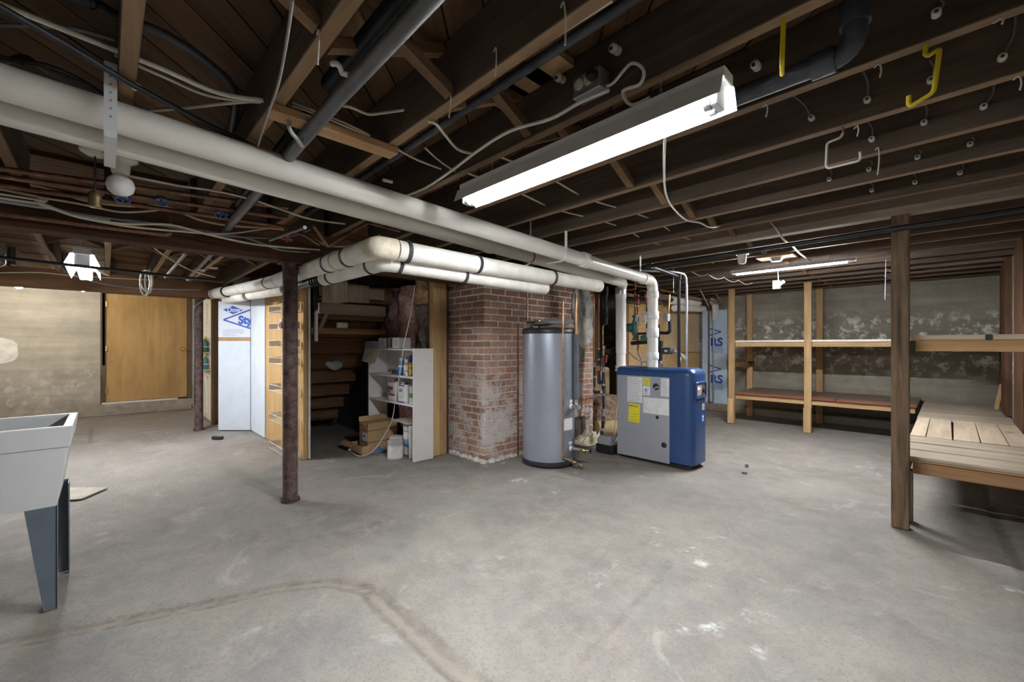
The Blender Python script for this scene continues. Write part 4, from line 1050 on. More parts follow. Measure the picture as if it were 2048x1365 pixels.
for i, (px, py, ex, ey) in enumerate(((1274,612,1275,590),(1279,612,1277,590),(1297,612,1293,588),(1322,612,1325,600))):
    a, b = om(px,py)+V((0,-.03,0)), om(ex,ey)+V((0,-.045,0)); t = thing('ball_valve', tuple(a), ('ball valve with red lever, first beside the pump riser','ball valve with red lever, second beside the pump riser','ball valve with red lever just left of the vent','ball valve with pale red lever just right of the vent')[i], 'valve')
    MB().sphere(a, (.018,.018,.026), 10).build('body', M_brass, t); MB().bar(a, b, .014, .006, (0,1,0), .002).build('lever', M_red, t)
a, b = om(1258,581), om(1276,579); t = thing('ball_valve', tuple(a), 'large red lever valve on the black pipe above the pump', 'valve')
MB().bar(a+V((0,-.05,0)), b+V((0,-.05,0)), .022, .02, (0,0,1), .004).build('lever', M_red, t); MB().sphere(om(1280,581), (.03,.03,.03), 10).build('body', M_iron, t)
wheel(om(1277,598)+V((0,-.06,0)), (0,-1,.2), .035, M_iron, t)
# boiler supply riser with its union and black sleeve
sr = thing('supply_riser', tuple(om(1320,735)), 'black lagged supply riser with brass union right of the vent', 'pipe')
for (y0,y1,r,mm) in ((682,700,.03,M_iron),(700,712,.026,M_iron),(712,722,.024,M_iron),(722,732,.02,M_steel),(728,736,.026,M_brass)): MB().tube([om(1321,y0), om(1321,y1)], r, 12).build('fitting', mm, sr)
MB().tube(elbow([om(1321,734), om(1321,742), V((om(1321,742).x,4.54,om(1321,742).z-.06))], .05), .018, 12).build('boiler_tail', M_iron, sr)
jb = thing('relay_box', tuple(om(1345,712)), 'small dark control box with white sticker on the supply riser', 'box')
q = om(1340,702); MB().box(q.x-.06, q.x+.055, YM-.10, YM-.03, q.z-.04, q.z+.04, .006).build('case', plain('box_dark', (0.06,0.062,0.065), .5), jb)
MB().box(q.x-.02, q.x+.015, YM-.102, YM-.099, q.z-.012, q.z+.01).build('sticker', M_label, jb)
MB().cyl(q+V((.05,-.06,0)), q+V((.09,-.06,0)), .02, 12).build('connector', M_steel, jb)
line('flex_conduit', [q+V((.085,-.06,0)), om(1362,708)+V((0,-.06,0)), om(1367,725)+V((0,-.10,0)), om(1367,736)+V((0,-.30,-.02))], .009, M_steel, 'short flexible metal conduit from the dark control box into the boiler', 'conduit', sm=True)
line('flex_conduit', [om(1248,664)+V((0,-.12,0)), om(1258,690)+V((0,-.14,0)), om(1278,712)+V((0,-.15,0)), om(1295,722)+V((0,-.16,0)), om(1330,728)+V((0,-.16,0)), om(1348,735)+V((0,-.40,-.03))], .009, M_steel, 'long flexible metal conduit sagging from the green pump to the boiler', 'conduit', sm=True)
line('flex_conduit', [om(1275,690), om(1277,705), om(1283,720), om(1284,738)], .010, plain('grey_hose', (0.16,0.16,0.17), .5), 'dark flexible hose below the green pump', 'conduit', sm=True)
# gas line, drop, conduit
GX, GY = -2.12, 4.66
gl = thing('gas_pipe', (-0.8, 3.87, 2.0), 'black iron gas pipe running under the joists and down behind the boiler', 'pipe')
MB().tube(elbow([(XR-.012,3.865,2.05),(-2.05,3.862,2.035),(GX,GY,2.03),(GX,GY,.90)], .02), .0175, 14).build('pipe', M_iron, gl)
for q, d in (((-2.05,3.862,2.035),(1,0,0)),((GX,GY,2.02),(0,0,1))): MB().lathe([(.027,-.03),(.027,.03)], q, 14, d).build('elbow', M_cast, gl)
line('conduit', [(-2.45,3.86,2.05),(-2.09,4.45,2.06),(-2.05,4.68,2.05),(-2.05,4.70,1.9),(-2.05,4.70,.9)], .0125, M_steel, 'silver metal conduit curving down beside the black gas drop', 'conduit', rad=.14)
tg = MB().bar(om(1364,702)+V((0,-.14,0)), om(1382,718)+V((.02,-.16,0)), .03, .003, (0,1,0)); tag(tg.build('paper_tag', plain('tag_cream', (0.85,0.80,0.62), .6)), 'cream card tag tied to the silver conduit above the boiler', 'tag')
line('hanger_wire', [om(1347,520), om(1347,585)], .003, M_steel, 'thin hanger wire carrying the copper pipe above the boiler', 'wire')
line('hanger_wire', [om(1317,545), om(1317,575)], .004, M_iron, 'black hanger rod above the boiler vent', 'wire')
# lagged pipes and copper along the boarded wall
XW = -3.18
def ow(px, py): return onX(px, py, XW)
lw = thing('lagged_pipe', tuple(ow(1370,610)), 'white lagged pipe along the boarded wall ending before the blue foam sheet', 'pipe')
MB().tube([ow(1236,598), ow(1419,602)], .035, 14).build('pipe', M_iron, lw)
MB().tube([ow(1343,600), ow(1395,606)], .075, 20).build('lagging_sleeve', M_wrap, lw)
MB().tube([ow(1300,592), ow(1335,597)], .055, 16).build('sleeve', plain('foam_grey', (0.115,0.125,0.15)), lw)
lw2 = MB().tube([ow(1355,616)+V((-.05,0,0)), ow(1412,618)+V((-.05,0,0))], .06, 18).build('lagged_pipe', M_wrap); tag(lw2, 'lower white lagged pipe hugging the boarded wall', 'pipe')
line('copper_pipe', [onX(1200,560,-2.95), onX(1310,577,-2.95), onX(1443,607,-2.95)], .014, M_copper, 'long sloping copper pipe hung past the boiler vent towards the blue foam sheet')
line('copper_pipe', [onY(1418,605,8.36), onY(1418,815,8.36)], .012, M_oldcop, 'brown copper riser along the edge of the blue foam sheet')
line('copper_pipe', [onY(1427,610,8.34), onY(1427,818,8.34), onY(1420,820,8.34)], .012, M_steel, 'greyish riser crossing the blue foam sheet')
wr_ = MB().tube([onY(1421,600,8.30), onY(1430,609,8.30), onY(1431,626,8.30), onY(1428,640,8.30)], [.05,.06,.055,.03], 14).rough(.015, 18); tag(wr_.build('wrapped_elbow', M_wrap), 'ragged white wrapped pipe elbow above the blue foam sheet', 'pipe')
for i, (a, b) in enumerate((((1393,566),(1417,612)),((1417,566),(1444,606)))):
    line('wooden_lath', [onX(a[0],a[1],-2.9), onX(b[0],b[1],-2.9)], .010, plain('lath', (0.55,0.42,0.25)), ('first','second')[i]+' thin hanging lath above the lagged wall pipe, counting from the boiler', 'lath', n=4)
# ------------------------------------------------------------------ timber rack on the back wall
rk = thing('timber_rack', (-1.4, 7.9, 0), 'open pine shelving rack against the back concrete wall', 'shelving')
RY0, RY1 = 7.33, 8.37
for (x, y, z0, z1) in ((-2.45,RY0,0,2.168),(-1.42,RY0,0,2.168),(-2.47,RY1-.08,0,2.168),(-1.45,RY1-.08,0,2.168)):
    MB().box(x-.045, x+.045, y-.04, y, z0, z1, .003).build('upright', pinew('z'), rk)
for x in (-2.45,-1.42): MB().box(x-.047, x+.047, RY0-.082, RY0-.041, 0.0, .40 if x < -2 else .36, .003).build('splice_block', pinew('z'), rk)
MB().box(-2.40, -0.3, RY0+.001, RY0+.04, 1.235, 1.305, .003).build('front_rail', pinew('x'), rk)
MB().box(-2.50, -0.3, RY1-.14, RY1-.10, 1.235, 1.305, .003).build('rear_rail', pinew('x'), rk)
M_whb = plain('pale_board', (0.80,0.76,0.66), .6, var=.06)
for i, (y0, y1) in enumerate(((RY0-.02,7.58),(7.585,7.85),(7.855,8.12),(8.125,8.40))):
    MB().box(-2.40, -0.28, y0, y1, 1.306, 1.335, .003).build('shelf_board', M_whb if i == 0 else pinew('x'), rk)
MB().box(-2.40, -0.3, RY0+.001, RY0+.04, .395, .468, .003).build('front_rail', pinew('x'), rk)
MB().box(-2.50, -0.3, RY1-.14, RY1-.10, .395, .468, .003).build('rear_rail', pinew('x'), rk)
redw = wood('red_stained', (0.16,0.055,0.032), (0.26,0.10,0.055), 'x', rough=.5); brnw = wood('brown_stained', (0.15,0.10,0.08), (0.25,0.175,0.14), 'x', rough=.5)
for (x0, x1) in ((-2.40,-1.43),(-1.425,-1.1),(-1.095,-0.28)):
    MB().box(x0, x1, RY0-.03, RY0+.01, .470, .506, .003).build('shelf_edge', redw, rk)
    MB().box(x0, x1, RY0+.012, 8.36, .472, .508, .003).build('shelf_board', brnw, rk)
MB().box(-2.47, -2.43, RY0, RY1, .90, .975, .003).build('side_brace', wood('brown_stud', (0.20,0.10,0.045), (0.36,0.2,0.095), 'z'), rk)
# ------------------------------------------------------------------ low timber platform and upper shelf on the right
pl = thing('storage_platform', (0.1, 6.2, 0), 'low wooden storage platform of loose grey planks behind the dark post', 'platform')
greyp = lambda a: wood('grey_plank', (0.30,0.245,0.185), (0.50,0.42,0.33), a, rnd=.12)
palep = lambda a: wood('pale_plank', (0.46,0.36,0.255), (0.64,0.53,0.40), a, rnd=.1)
PX0, PX1 = -0.24, XR-.01
for i, (y0, y1, z) in enumerate(((4.055,4.33,.478),(4.335,4.62,.482),(4.625,4.91,.49))):
    MB().box(PX0, PX1, y0, y1, z-.022, z, .003).build('plank', greyp('x'), pl)
for (x0, x1, y0, y1, rot) in ((-.235,-.139,4.93,6.2,0),(-.137,.014,4.90,6.19,.003),(.024,.172,4.92,6.2,-.004),(.174,.317,4.93,6.2,0),(.319,PX1,4.93,6.2,0)):
    MB().obox(((x0+x1)/2,(y0+y1)/2,.483), (x1-x0-.003,y1-y0,.022), Matrix.Rotation(rot,3,'Z'), .003).build('plank', palep('y'), pl)
for (y0, y1) in ((6.215,6.75),(6.755,7.3),(7.305,7.85),(7.855,8.32)):
    MB().box(PX0, PX1, y0, y1, .466, .490, .003).build('plank', greyp('x'), pl)
MB().box(PX0+.06, PX1, 4.075, 4.115, .355, .44, .003).build('front_rail', wood('rail_wood', (0.25,0.13,0.06), (0.42,0.25,0.125), 'x'), pl)
MB().box(PX0, PX1, 4.06, 4.10, .442, .455, .002).build('edge_batten', pinew('x'), pl)
MB().box(PX0, PX0+.045, 4.07, 8.3, .365, .44, .003).build('side_rail', wood('rail_wood', (0.25,0.13,0.06), (0.42,0.25,0.125), 'y'), pl)
for y in (5.0, 6.1, 7.2, 8.2): MB().box(PX0, PX1, y-.02, y+.02, .37, .454, .002).build('cross_rail', oldw('x'), pl)
for (x, y) in ((PX0+.03,4.12),(PX0+.03,6.1),(PX0+.03,8.2),(PX1-.06,4.14),(PX1-.06,6.14)): MB().box(x-.03, x+.03, y, y+.05, 0, .366, .002).build('leg', oldw('z'), pl)
us = thing('upper_shelf', (0.1, 6.2, 1.2), 'raised timber shelf level with the rack, hung beside the dark post', 'shelf')
MB().box(PX0+.06, PX1, 4.06, 4.10, 1.212, 1.288, .003).build('front_beam', wood('rail_light', (0.33,0.19,0.085), (0.52,0.33,0.16), 'x'), us)
MB().box(PX0+.05, .16, 4.05, 4.13, 1.29, 1.322, .003).build('top_board', palep('x'), us)
MB().box(.19, PX1, 4.05, 4.13, 1.29, 1.322, .003).build('top_board', palep('x'), us)
MB().box(.162, .188, 4.048, 4.13, 1.288, 1.322).build('gap_block', M_black, us)
MB().box(PX0+.03, PX0+.075, 4.045, 4.115, 1.195, 1.285, .003).build('hanger_plate', plain('green_metal', (0.055,0.09,0.06), .6, .2), us)
for (y0, y1) in ((7.1,7.4),(7.41,7.7),(7.71,8.0),(8.01,8.42)):
    MB().box(PX0, PX1, y0, y1, 1.292, 1.318, .003).build('plank', greyp('x'), us)
MB().box(PX0+.02, PX0+.06, 4.10, 8.42, 1.215, 1.29, .003).build('side_rail', greyp('y'), us)
MB().box(PX1-.05, PX1, 4.10, 8.42, 1.215, 1.29, .003).build('side_rail', greyp('y'), us)
lpk = MB().bar((-.30,7.1,1.36), (.42,7.25,1.335), .2, .03, (0,0,1), .003); tag(lpk.build('loose_plank', palep('x')), 'loose pale plank lying on the raised shelf', 'plank')
wd_ = MB().bar((.38,7.55,.50), (.43,7.6,.80), .035, .03, (0,1,0), .003); tag(wd_.build('wood_offcut', pinew('z')), 'short wood offcut leaning in the corner of the platform', 'offcut')

# ------------------------------------------------------------------ foam sheets with print
M_pblue = plain('print_blue_bright', (0.045,0.12,0.52), .6, var=.05)
fs = thing('foam_board', (-3.08, 8.42, 0), 'pale blue foam board printed with blue letters, on the back wall', 'insulation board')
FY = 8.41
MB().box(-3.36, -2.905, FY, FY+.035, .02, 1.93, .002).build('board', plain('foam_blue', (0.62,0.76,0.94), .5, var=.04), fs)
def bar2(mb, p, q, w_, y): mb.bar((p[0],y,p[1]), (q[0],y,q[1]), .002, w_, (0,0,1))
for (py, full) in ((664,1),(739,1),(813,0)):
    c = onY(1444, py, FY-.001); L = onY(1418, py-8, FY-.001); zt = .075
    mb = MB(); bar2(mb, (c.x-.015,c.z), (c.x-.26,c.z+zt), .02, FY-.001); bar2(mb, (c.x-.015,c.z), (c.x-.26,c.z-zt), .02, FY-.001)
    if full: bar2(mb, (c.x-.245,c.z-.06), (c.x-.245,c.z+.03), .02, FY-.001)
    mb.build('printed_arrow', M_pblue, fs)
    if full:
        text('printed_letters', 'RS', .215, M_pblue, fs, (c.x-.215, FY-.0005, c.z-.265), (1,0,0), (0,0,1), .001, .009)
        for k, s in enumerate(('EXTRUDED','POLYSTYRENE','INSULATION')):
            text('printed_text', s, .036, M_pblue, fs, (c.x-.085, FY-.0005, c.z-.312-.042*k), (1,0,0), (0,0,1), .001, 0.0005, 'CENTER')
fa, fb = V((-7.47,1.20,0)), V((-7.135,1.535,0)); fd = (fb-fa).normalized(); fn = V((fd.y,-fd.x,0))
fw = thing('foam_board', tuple((fa+fb)/2), 'white foam board with blue printed logo beside the far column', 'insulation board')
def fslab(z0, z1, d0=0.0, t=.035):
    a = fa+fn*d0; b = fb+fn*d0
    return MB().prism([(a.x,a.y,z0),(b.x,b.y,z0),(b.x,b.y,z1),(a.x,a.y,z1)], -fn*t)
fslab(1.375,1.905).build('printed_board', plain('foam_white', (0.76,0.80,0.88), .5, var=.03), fw)
def fpt(u, z, d=.001): p = fa+fd*(u*(fb-fa).length)+fn*d; return V((p.x,p.y,z))
def foam_px(px, py):  # point on the slanted board
    d = ray(px, py); t = (fa-V((0,0,0))).dot(fn)/ (d.x*fn.x+d.y*fn.y); return V((d.x*t, d.y*t, H+d.z*t))+fn*.001
mb = MB(); P = [foam_px(446,620), foam_px(466,612), foam_px(486,621), foam_px(466,629)]
mb.prism(P, fn*.001).build('printed_diamond', M_pblue, fw)
text('printed_letters', 'Dow', .098, plain('foam_white', (0.76,0.80,0.88)), fw, foam_px(454.5,624.5)+fn*.0015, fd, (0,0,1), .001, .002)
mb = MB(); u_ = V((0,0,1))
for (p, q) in (((447,640),(501,620)),((447,640),(501,657.5))):
    a, b = foam_px(*p), foam_px(*q); dirv = (b-a).normalized(); s_ = fn.cross(dirv)*.011
    mb.prism([a-s_, b-s_, b+s_, a+s_], fn*.001)
mb.build('printed_arrow', M_pblue, fw)
text('printed_letters', 'Sty', .165, M_pblue, fw, foam_px(477,648)+fn*.0012, fd, (0.0,0,1), .001, .008)
mb = MB()
for k in range(6):
    a, b = foam_px(446,660+2.4*k), foam_px(487 if k < 4 else 470+6*(k%2),660+2.4*k); mb.bar(a, b, .0015, .006, (0,0,1))
mb.build('printed_text', plain('print_pale', (0.42,0.50,0.68), .6), fw)
fw2 = thing('insulation_sheet', tuple((fa+fb)/2), 'plain pale blue foam panel standing below the printed board', 'insulation board')
fslab(0.01,1.32).build('panel', M_foam, fw2)
fslab(1.32,1.375,-.005,.04).build('support_batten', pinew('x'), fw2)
fslab(1.93,1.985,-.005,.04).build('top_batten', pinew('x'), fw2); fslab(2.0,2.10,-.03,.04).build('top_blocking', wood('brown_stud', (0.20,0.10,0.045), (0.36,0.2,0.095), 'z'), fw2)

# ------------------------------------------------------------------ wire rack on the plywood
wrk = thing('wire_rack', (-5.35, 1.48, 0), 'white wire door rack with eight shallow baskets on the plywood panel', 'rack')
M_wire = plain('white_wire', (0.80,0.79,0.75), .4)
RX0, RX1, RYB, RYF = -5.68, -4.98, 1.548, 1.42
for x in (RX0+.10, RX1-.10): MB().tube([(x,RYB-.006,.0),(x,RYB-.006,1.93)], .003, 6).build('upright_wire', M_wire, wrk)
for z in (1.88,1.65,1.44,1.24,1.04,.72,.37,.03):
    for x in (RX0, RX1): MB().box(x-.001, x+.001, RYF, RYB, z, z+.075, 0).build('basket_side', M_wire, wrk)
    mb = MB()
    for zz in (z, z+.07):
        mb.tube([(RX0,RYB-.003,zz),(RX0,RYF,zz),(RX1,RYF,zz),(RX1,RYB-.003,zz)], .0025, 5)
    for k in range(1, 4): y = RYF+(RYB-RYF)*k/4; mb.cyl((RX0,y,z), (RX1,y,z), .0018, 5)
    mb.build('basket_wire', M_wire, wrk)
def can(name, x, y, z, r, h, cols, label, cat='can', group=None, cap=None, bail=False):
    t = thing(name, (x,y,z), label, cat, group); k = len(cols)
    MB().lathe([(r,0),(r,.004),(r*.985,.006),(r*.985,h-.006),(r,h-.004),(r,h)], (x,y,z), 24).build('body', cols[0], t)
    for i, (m, z0, z1) in enumerate(cols[1:]): MB().lathe([(r*1.0,h*z0),(r*1.0,h*z1)], (x,y,z), 24).build('label_band', m, t)
    if cap is not None: MB().lathe([(r*.55,h),(r*.6,h+.004),(r*.5,h+.03),(0,h+.034)], (x,y,z), 16).build('cap', cap, t)
    else: MB().lathe([(r*.9,h-.004),(r*.88,h-.008),(0,h-.008)], (x,y,z), 24).build('lid', M_steel, t)
    if bail:
        pts = [V((x+r*1.02*math.cos(a), y-r*1.02*math.sin(a)*.9-.004, z+h*.75-.07*math.sin(a))) for a in [math.pi*i/14 for i in range(15)]]
        MB().tube(pts, .0018, 5).build('bail_handle', M_steel, t)
    return t
COL = lambda n, c: plain('paint_'+n, c, .4, var=.08)
red_, blu_, yel_, grn_, pur_, tan_, lbl_, wht_ = COL('red',(0.50,0.03,0.03)), COL('blue',(0.02,0.07,0.36)), COL('yellow',(0.70,0.48,0.02)), COL('green',(0.12,0.28,0.13)), COL('purple',(0.13,0.05,0.42)), COL('tan',(0.55,0.48,0.40)), COL('lightblue',(0.05,0.22,0.62)), M_label
can('small_can', -5.36, 1.485, 1.447, .033, .115, [red_, (M_white,.72,.98), (COL('darkred',(0.2,0.01,0.02)),.05,.3)], 'red and white tin in the third wire basket')
can('small_can', -5.47, 1.485, 1.447, .025, .075, [M_white, (COL('grey',(0.4,0.4,0.42)),.3,.6)], 'small white pot in the third wire basket')

# ------------------------------------------------------------------ white bookcase and what it holds
KX0, KX1, KY0, KY1, KZ = -5.06, -3.98, 2.375, 2.625, 1.22
bc = thing('white_bookcase', (-4.52, 2.5, 0), 'white laminate bookcase without lower back, against the insulated studs', 'bookcase')
M_lam = plain('white_laminate', (0.80,0.79,0.78), .45, var=.03, scale=3)
MB().box(KX1-.019, KX1, KY0, KY1, 0, KZ, .0015).build('side_panel', M_lam, bc); MB().box(KX0, KX0+.019, KY0, KY1, 0, KZ, .0015).build('side_panel', M_lam, bc)
MB().box(KX0+.019, KX1-.019, KY0, KY1, KZ-.022, KZ-.003, .0015).build('top_panel', M_lam, bc)
for z in (.913,.608): MB().box(KX0+.019, KX1-.019, KY0+.003, KY1-.004, z-.02, z, .0015).build('shelf', M_lam, bc)
MB().box(KX0+.01, KX1-.01, KY1-.004, KY1, .60, KZ-.01).build('back_panel', M_lam, bc)
MB().cyl((KX1-.002,KY1-.04,KZ-.14), (KX1+.002,KY1-.04,KZ-.14), .005, 10).build('screw_cap', M_cableg, bc)
bx = thing('white_carton', (-4.53, 2.45, KZ), 'long white printed carton on top of the white bookcase', 'box')
R3 = Matrix.Rotation(math.radians(-3), 3, 'Z'); bc0 = V((-4.56,2.46,KZ+.062))
MB().obox(bc0, (.56,.14,.12), R3, .002).build('carton', COL('carton',(0.70,0.72,0.78)), bx)
fnm = R3 @ V((0,-1,0)); fxd = R3 @ V((1,0,0)); fc = bc0+fnm*.0705
MB().obox(fc+fxd*.03, (.15,.001,.108), R3).build('brown_patch', COL('brown',(0.085,0.06,0.06)), bx)
text('carton_text', 'Dove', .055, M_label, bx, fc+fxd*.005+fnm*.001+V((0,0,.048)), (0,0,-1), fxd, .0005, .0005)
mb = MB()
for k in range(7):
    for s_ in (-1,1): mb.obox(fc+fxd*(s_*(.125+.020*k)+(.02 if s_ > 0 else 0))+fnm*.0008, (.004,.001,.08 if k%3 else .06), R3)
mb.build('carton_print', M_print, bx)
ps = MB()
for k in range(7): ps.obox((-5.02+.012*random.random(),2.47,KZ+.006+.0125*k), (.26,.2,.010), Matrix.Rotation(random.uniform(-.08,.08),3,'Z'))
tag(ps.build('tile_stack', COL('slate',(0.42,0.43,0.50))), 'stack of thin grey flat boards on the end of the white bookcase', 'stack')
kp = MB(); k0 = [onY(730,697,2.365), onY(764,697,2.365), onY(749,728,2.33), onY(724,723,2.31)]
kp.prism(k0, (0,-.003,0)); tag(kp.build('kraft_sheet', COL('kraft',(0.62,0.54,0.45))), 'tan paper sheet hanging over the corner of the white bookcase', 'paper')
can('spray_can', -4.36, 2.44, .913, .032, .165, [lbl_, (M_label,.55,.7), (blu_,.0,.15)], 'blue spray can in front on the upper bookcase shelf', 'can', None, M_white)
can('spray_can', -4.24, 2.44, .913, .032, .15, [M_steel, (M_label,.2,.8), (COL('grey',(0.4,0.4,0.42)),.3,.4)], 'white spray can with grey label in front on the upper bookcase shelf', 'can', None, M_white)
can('spray_can', -4.14, 2.45, .913, .033, .15, [yel_, (red_,.02,.12), (COL('darkyel',(0.25,0.2,0.02)),.55,.65), (red_,.9,.98)], 'yellow and red can at the right end of the upper bookcase shelf', 'can')
can('spray_can', -4.31, 2.55, .913, .033, .235, [M_label, (blu_,.6,.98)], 'tall white can with blue top behind the spray cans', 'can')
can('spray_can', -4.20, 2.56, .913, .033, .24, [M_label, (red_,.72,.95), (red_,.5,.6)], 'tall white can with red bands behind the spray cans', 'can')
can('spray_can', -4.41, 2.54, .913, .028, .20, [M_label, (COL('grey',(0.4,0.4,0.42)),.4,.6)], 'plain white spray can left of the tall blue topped one', 'can', None, M_white)
tl = thing('putty_knife', (-4.75,2.48,.913), 'white handled scraper lying on the upper bookcase shelf', 'tool')
MB().bar((-4.86,2.44,.922), (-4.70,2.5,.922), .03, .016, (0,0,1), .004).build('handle', M_white, tl); MB().bar((-4.71,2.5,.918), (-4.56,2.54,.918), .04, .002).build('blade', M_steel, tl)
mk = MB().sphere((-4.82,2.56,.935), (.06,.04,.022), 10).rough(.01,20); tag(mk.build('dust_mask', COL('grey2',(0.35,0.34,0.33))), 'grey crumpled dust mask at the back of the upper bookcase shelf', 'mask')
def fcan(name, x, y, z, wx, wy, h, label, patches, cap=True):
    t = thing(name, (x,y,z), label, 'can')
    MB().box(x-wx/2,x+wx/2,y-wy/2,y+wy/2,z,z+h,.012).build('body', M_label, t)
    for (u0,u1,v0,v1,m) in patches: MB().box(x-wx/2+wx*u0, x-wx/2+wx*u1, y-wy/2-.0012, y-wy/2+.001, z+h*v0, z+h*v1).build('label_patch', m, t)
    if cap: MB().cyl((x-wx*.25,y,z+h-.003), (x-wx*.25,y,z+h+.022), .018, 12).build('cap', M_white, t); MB().tube(elbow([(x-wx*.05,y,z+h-.002),(x-wx*.05,y,z+h+.02),(x+wx*.35,y,z+h+.02),(x+wx*.35,y,z+h-.002)], .01), .005, 6).build('handle', M_iron, t)
    return t
t = fcan('solvent_can', -4.53, 2.47, .608, .18, .12, .225, 'white rectangular can with red and blue print on the lower bookcase shelf', ((.08,.72,.66,.74,red_),(.08,.70,.56,.65,blu_),(.06,.34,.40,.54,COL('orange',(0.42,0.14,0.03))),(.36,.7,.40,.54,COL('greyblue',(0.4,0.43,0.5))),(.12,.92,.27,.37,red_),(.0,1.0,.95,.985,red_)))
t = fcan('solvent_can', -4.30, 2.46, .608, .15, .11, .20, 'white rectangular can with purple bands on the lower bookcase shelf', ((.0,1.,.0,.07,pur_),(.0,1.,.93,.99,pur_),(.25,.7,.6,.78,COL('grey',(0.4,0.4,0.42))),(.2,.8,.35,.37,M_print),(.2,.7,.25,.27,M_print)))
can('small_can', -4.13, 2.47, .608, .05, .19, [M_label, (grn_,.35,.62)], 'white can with green label at the right end of the lower shelf')
can('spray_can', -4.74, 2.50, .608, .03, .15, [COL('grime',(0.33,0.31,0.28)), (M_label,.3,.55)], 'grimy old spray can standing alone on the lower bookcase shelf', 'can', None, COL('grime',(0.33,0.31,0.28)))
can('paint_can', -4.29, 2.33, 0, .086, .195, [COL('drip',(0.60,0.56,0.52)), (M_label,.08,.72), (COL('greyblue',(0.4,0.43,0.5)),.8,.96)], 'dripped white and tan paint can standing in front of the bookcase', 'paint can', None, None, True)
can('paint_can', -4.475, 2.45, 0, .086, .195, [M_label, (COL('greyblue',(0.4,0.43,0.5)),.1,.3)], 'white paint can behind the dripped one', 'paint can', None, None, True)
can('paint_can', -4.30, 2.535, 0, .084, .19, [COL('mint',(0.55,0.64,0.62)), (lbl_,.55,.7), (M_label,.1,.5), (COL('navy',(0.03,0.05,0.2)),.0,.06)], 'pale green paint can with blue label under the white one', 'paint can', None, None, True)
can('paint_can', -4.305, 2.53, .192, .084, .19, [M_label, (COL('grey3',(0.25,0.26,0.30)),.74,.82), (COL('greyblue',(0.4,0.43,0.5)),.42,.5)], 'white paint can stacked on the pale green one', 'paint can')
can('paint_pail', -4.165, 2.47, 0.0, .04, .36, [M_pvcw, (M_label,.3,.8)], 'narrow white pail squeezed beside the bookcase side panel', 'pail')
fbd = MB().obox((-4.29,2.50,.395), (.30,.24,.012), Matrix.Rotation(.04,3,'Y')@Matrix.Rotation(.1,3,'Z')); tag(fbd.build('scrap_board', COL('scrap',(0.55,0.52,0.47))), 'flat grey scrap board lying on the stacked paint cans', 'board')
M_card = plain('cardboard', (0.42,0.28,0.15), .8, var=.12, scale=6)
tr = thing('cardboard_tray', (-4.8,2.3,0), 'low open cardboard tray with blue triangle on the floor by the bookcase', 'box')
tx0,tx1,ty0,ty1,tz = -4.98,-4.63,2.10,2.56,.10
mb = MB().box(tx0,tx1,ty0,ty1,.0,.006).box(tx0,tx1,ty0,ty0+.006,0,tz).box(tx0,tx1,ty1-.006,ty1,0,tz).box(tx0,tx0+.006,ty0,ty1,0,tz).box(tx1-.006,tx1,ty0,ty1,0,tz)
mb.build('tray', M_card, tr)
MB().prism([(tx1+.001,2.24,.012),(tx1+.001,2.36,.012),(tx1+.001,2.31,.08)], (.001,0,0)).build('printed_triangle', lbl_, tr)
MB().obox((tx0+.01,ty0-.03,tz-.012), (.30,.07,.004), Matrix.Rotation(.5,3,'X')).build('flap', M_card, tr)
cb = thing('cardboard_box', (-4.75,2.4,.1), 'tall cardboard box with dark red lines standing in the low tray', 'box')
x0,x1,y0,y1,z0,z1 = -4.88,-4.655,2.18,2.555,.008,.345
MB().box(x0,x1,y0,y1,z0,z1,.002).build('carton', M_card, cb)
for z in (.125,.26): MB().box(x0-.001,x1+.001,y0-.001,y1+.001,z,z+.008).build('printed_line', COL('maroon',(0.15,0.03,0.03)), cb)
MB().box(x0+.09,x1-.02,y0-.002,y0,.14,.235).build('address_label', M_label, cb); MB().box(x0+.11,x1-.05,y0-.0026,y0-.0018,.18,.215).build('label_print', M_print, cb)
MB().prism([(x0,y0,z1),(x1,y0,z1),(x1-.0,y0-.0,z1-.06),(x0+.05,y0-.03,z1+.02)], (0,.004,0)).build('front_flap', M_card, cb)
MB().obox((x0-.01,(y0+y1)/2,z1+.028), (.004,y1-y0,.06), Matrix.Rotation(-.2,3,'Y')).build('side_flap', M_card, cb)
MB().obox((x1-.06,(y0+y1)/2,z1+.010), (.11,y1-y0,.004), Matrix.Rotation(.16,3,'Y')).build('top_flap', M_card, cb)
line('extension_cord', [onY(829,573,2.33), onY(822,625,2.32), onY(808,690,2.31), onY(800,745,2.30), onX(791,800,-4.44), onX(784,840,-4.50), onX(768,872,-4.56), onX(752,896,-4.585), fl(735,912)+V((0,0,.012)), fl(716,914)+V((0,0,.008)), fl(702,906)+V((0,0,.01))], .005, M_cablew, 'white cord hanging from the beam past the bookcase onto the floor', 'cord', sm=True)
pg = fl(700,902); tag(MB().box(pg.x-.02,pg.x+.015,pg.y-.02,pg.y+.015,0,.03,.005).build('cord_plug', M_white), 'white plug end of the cord lying on the floor', 'plug')

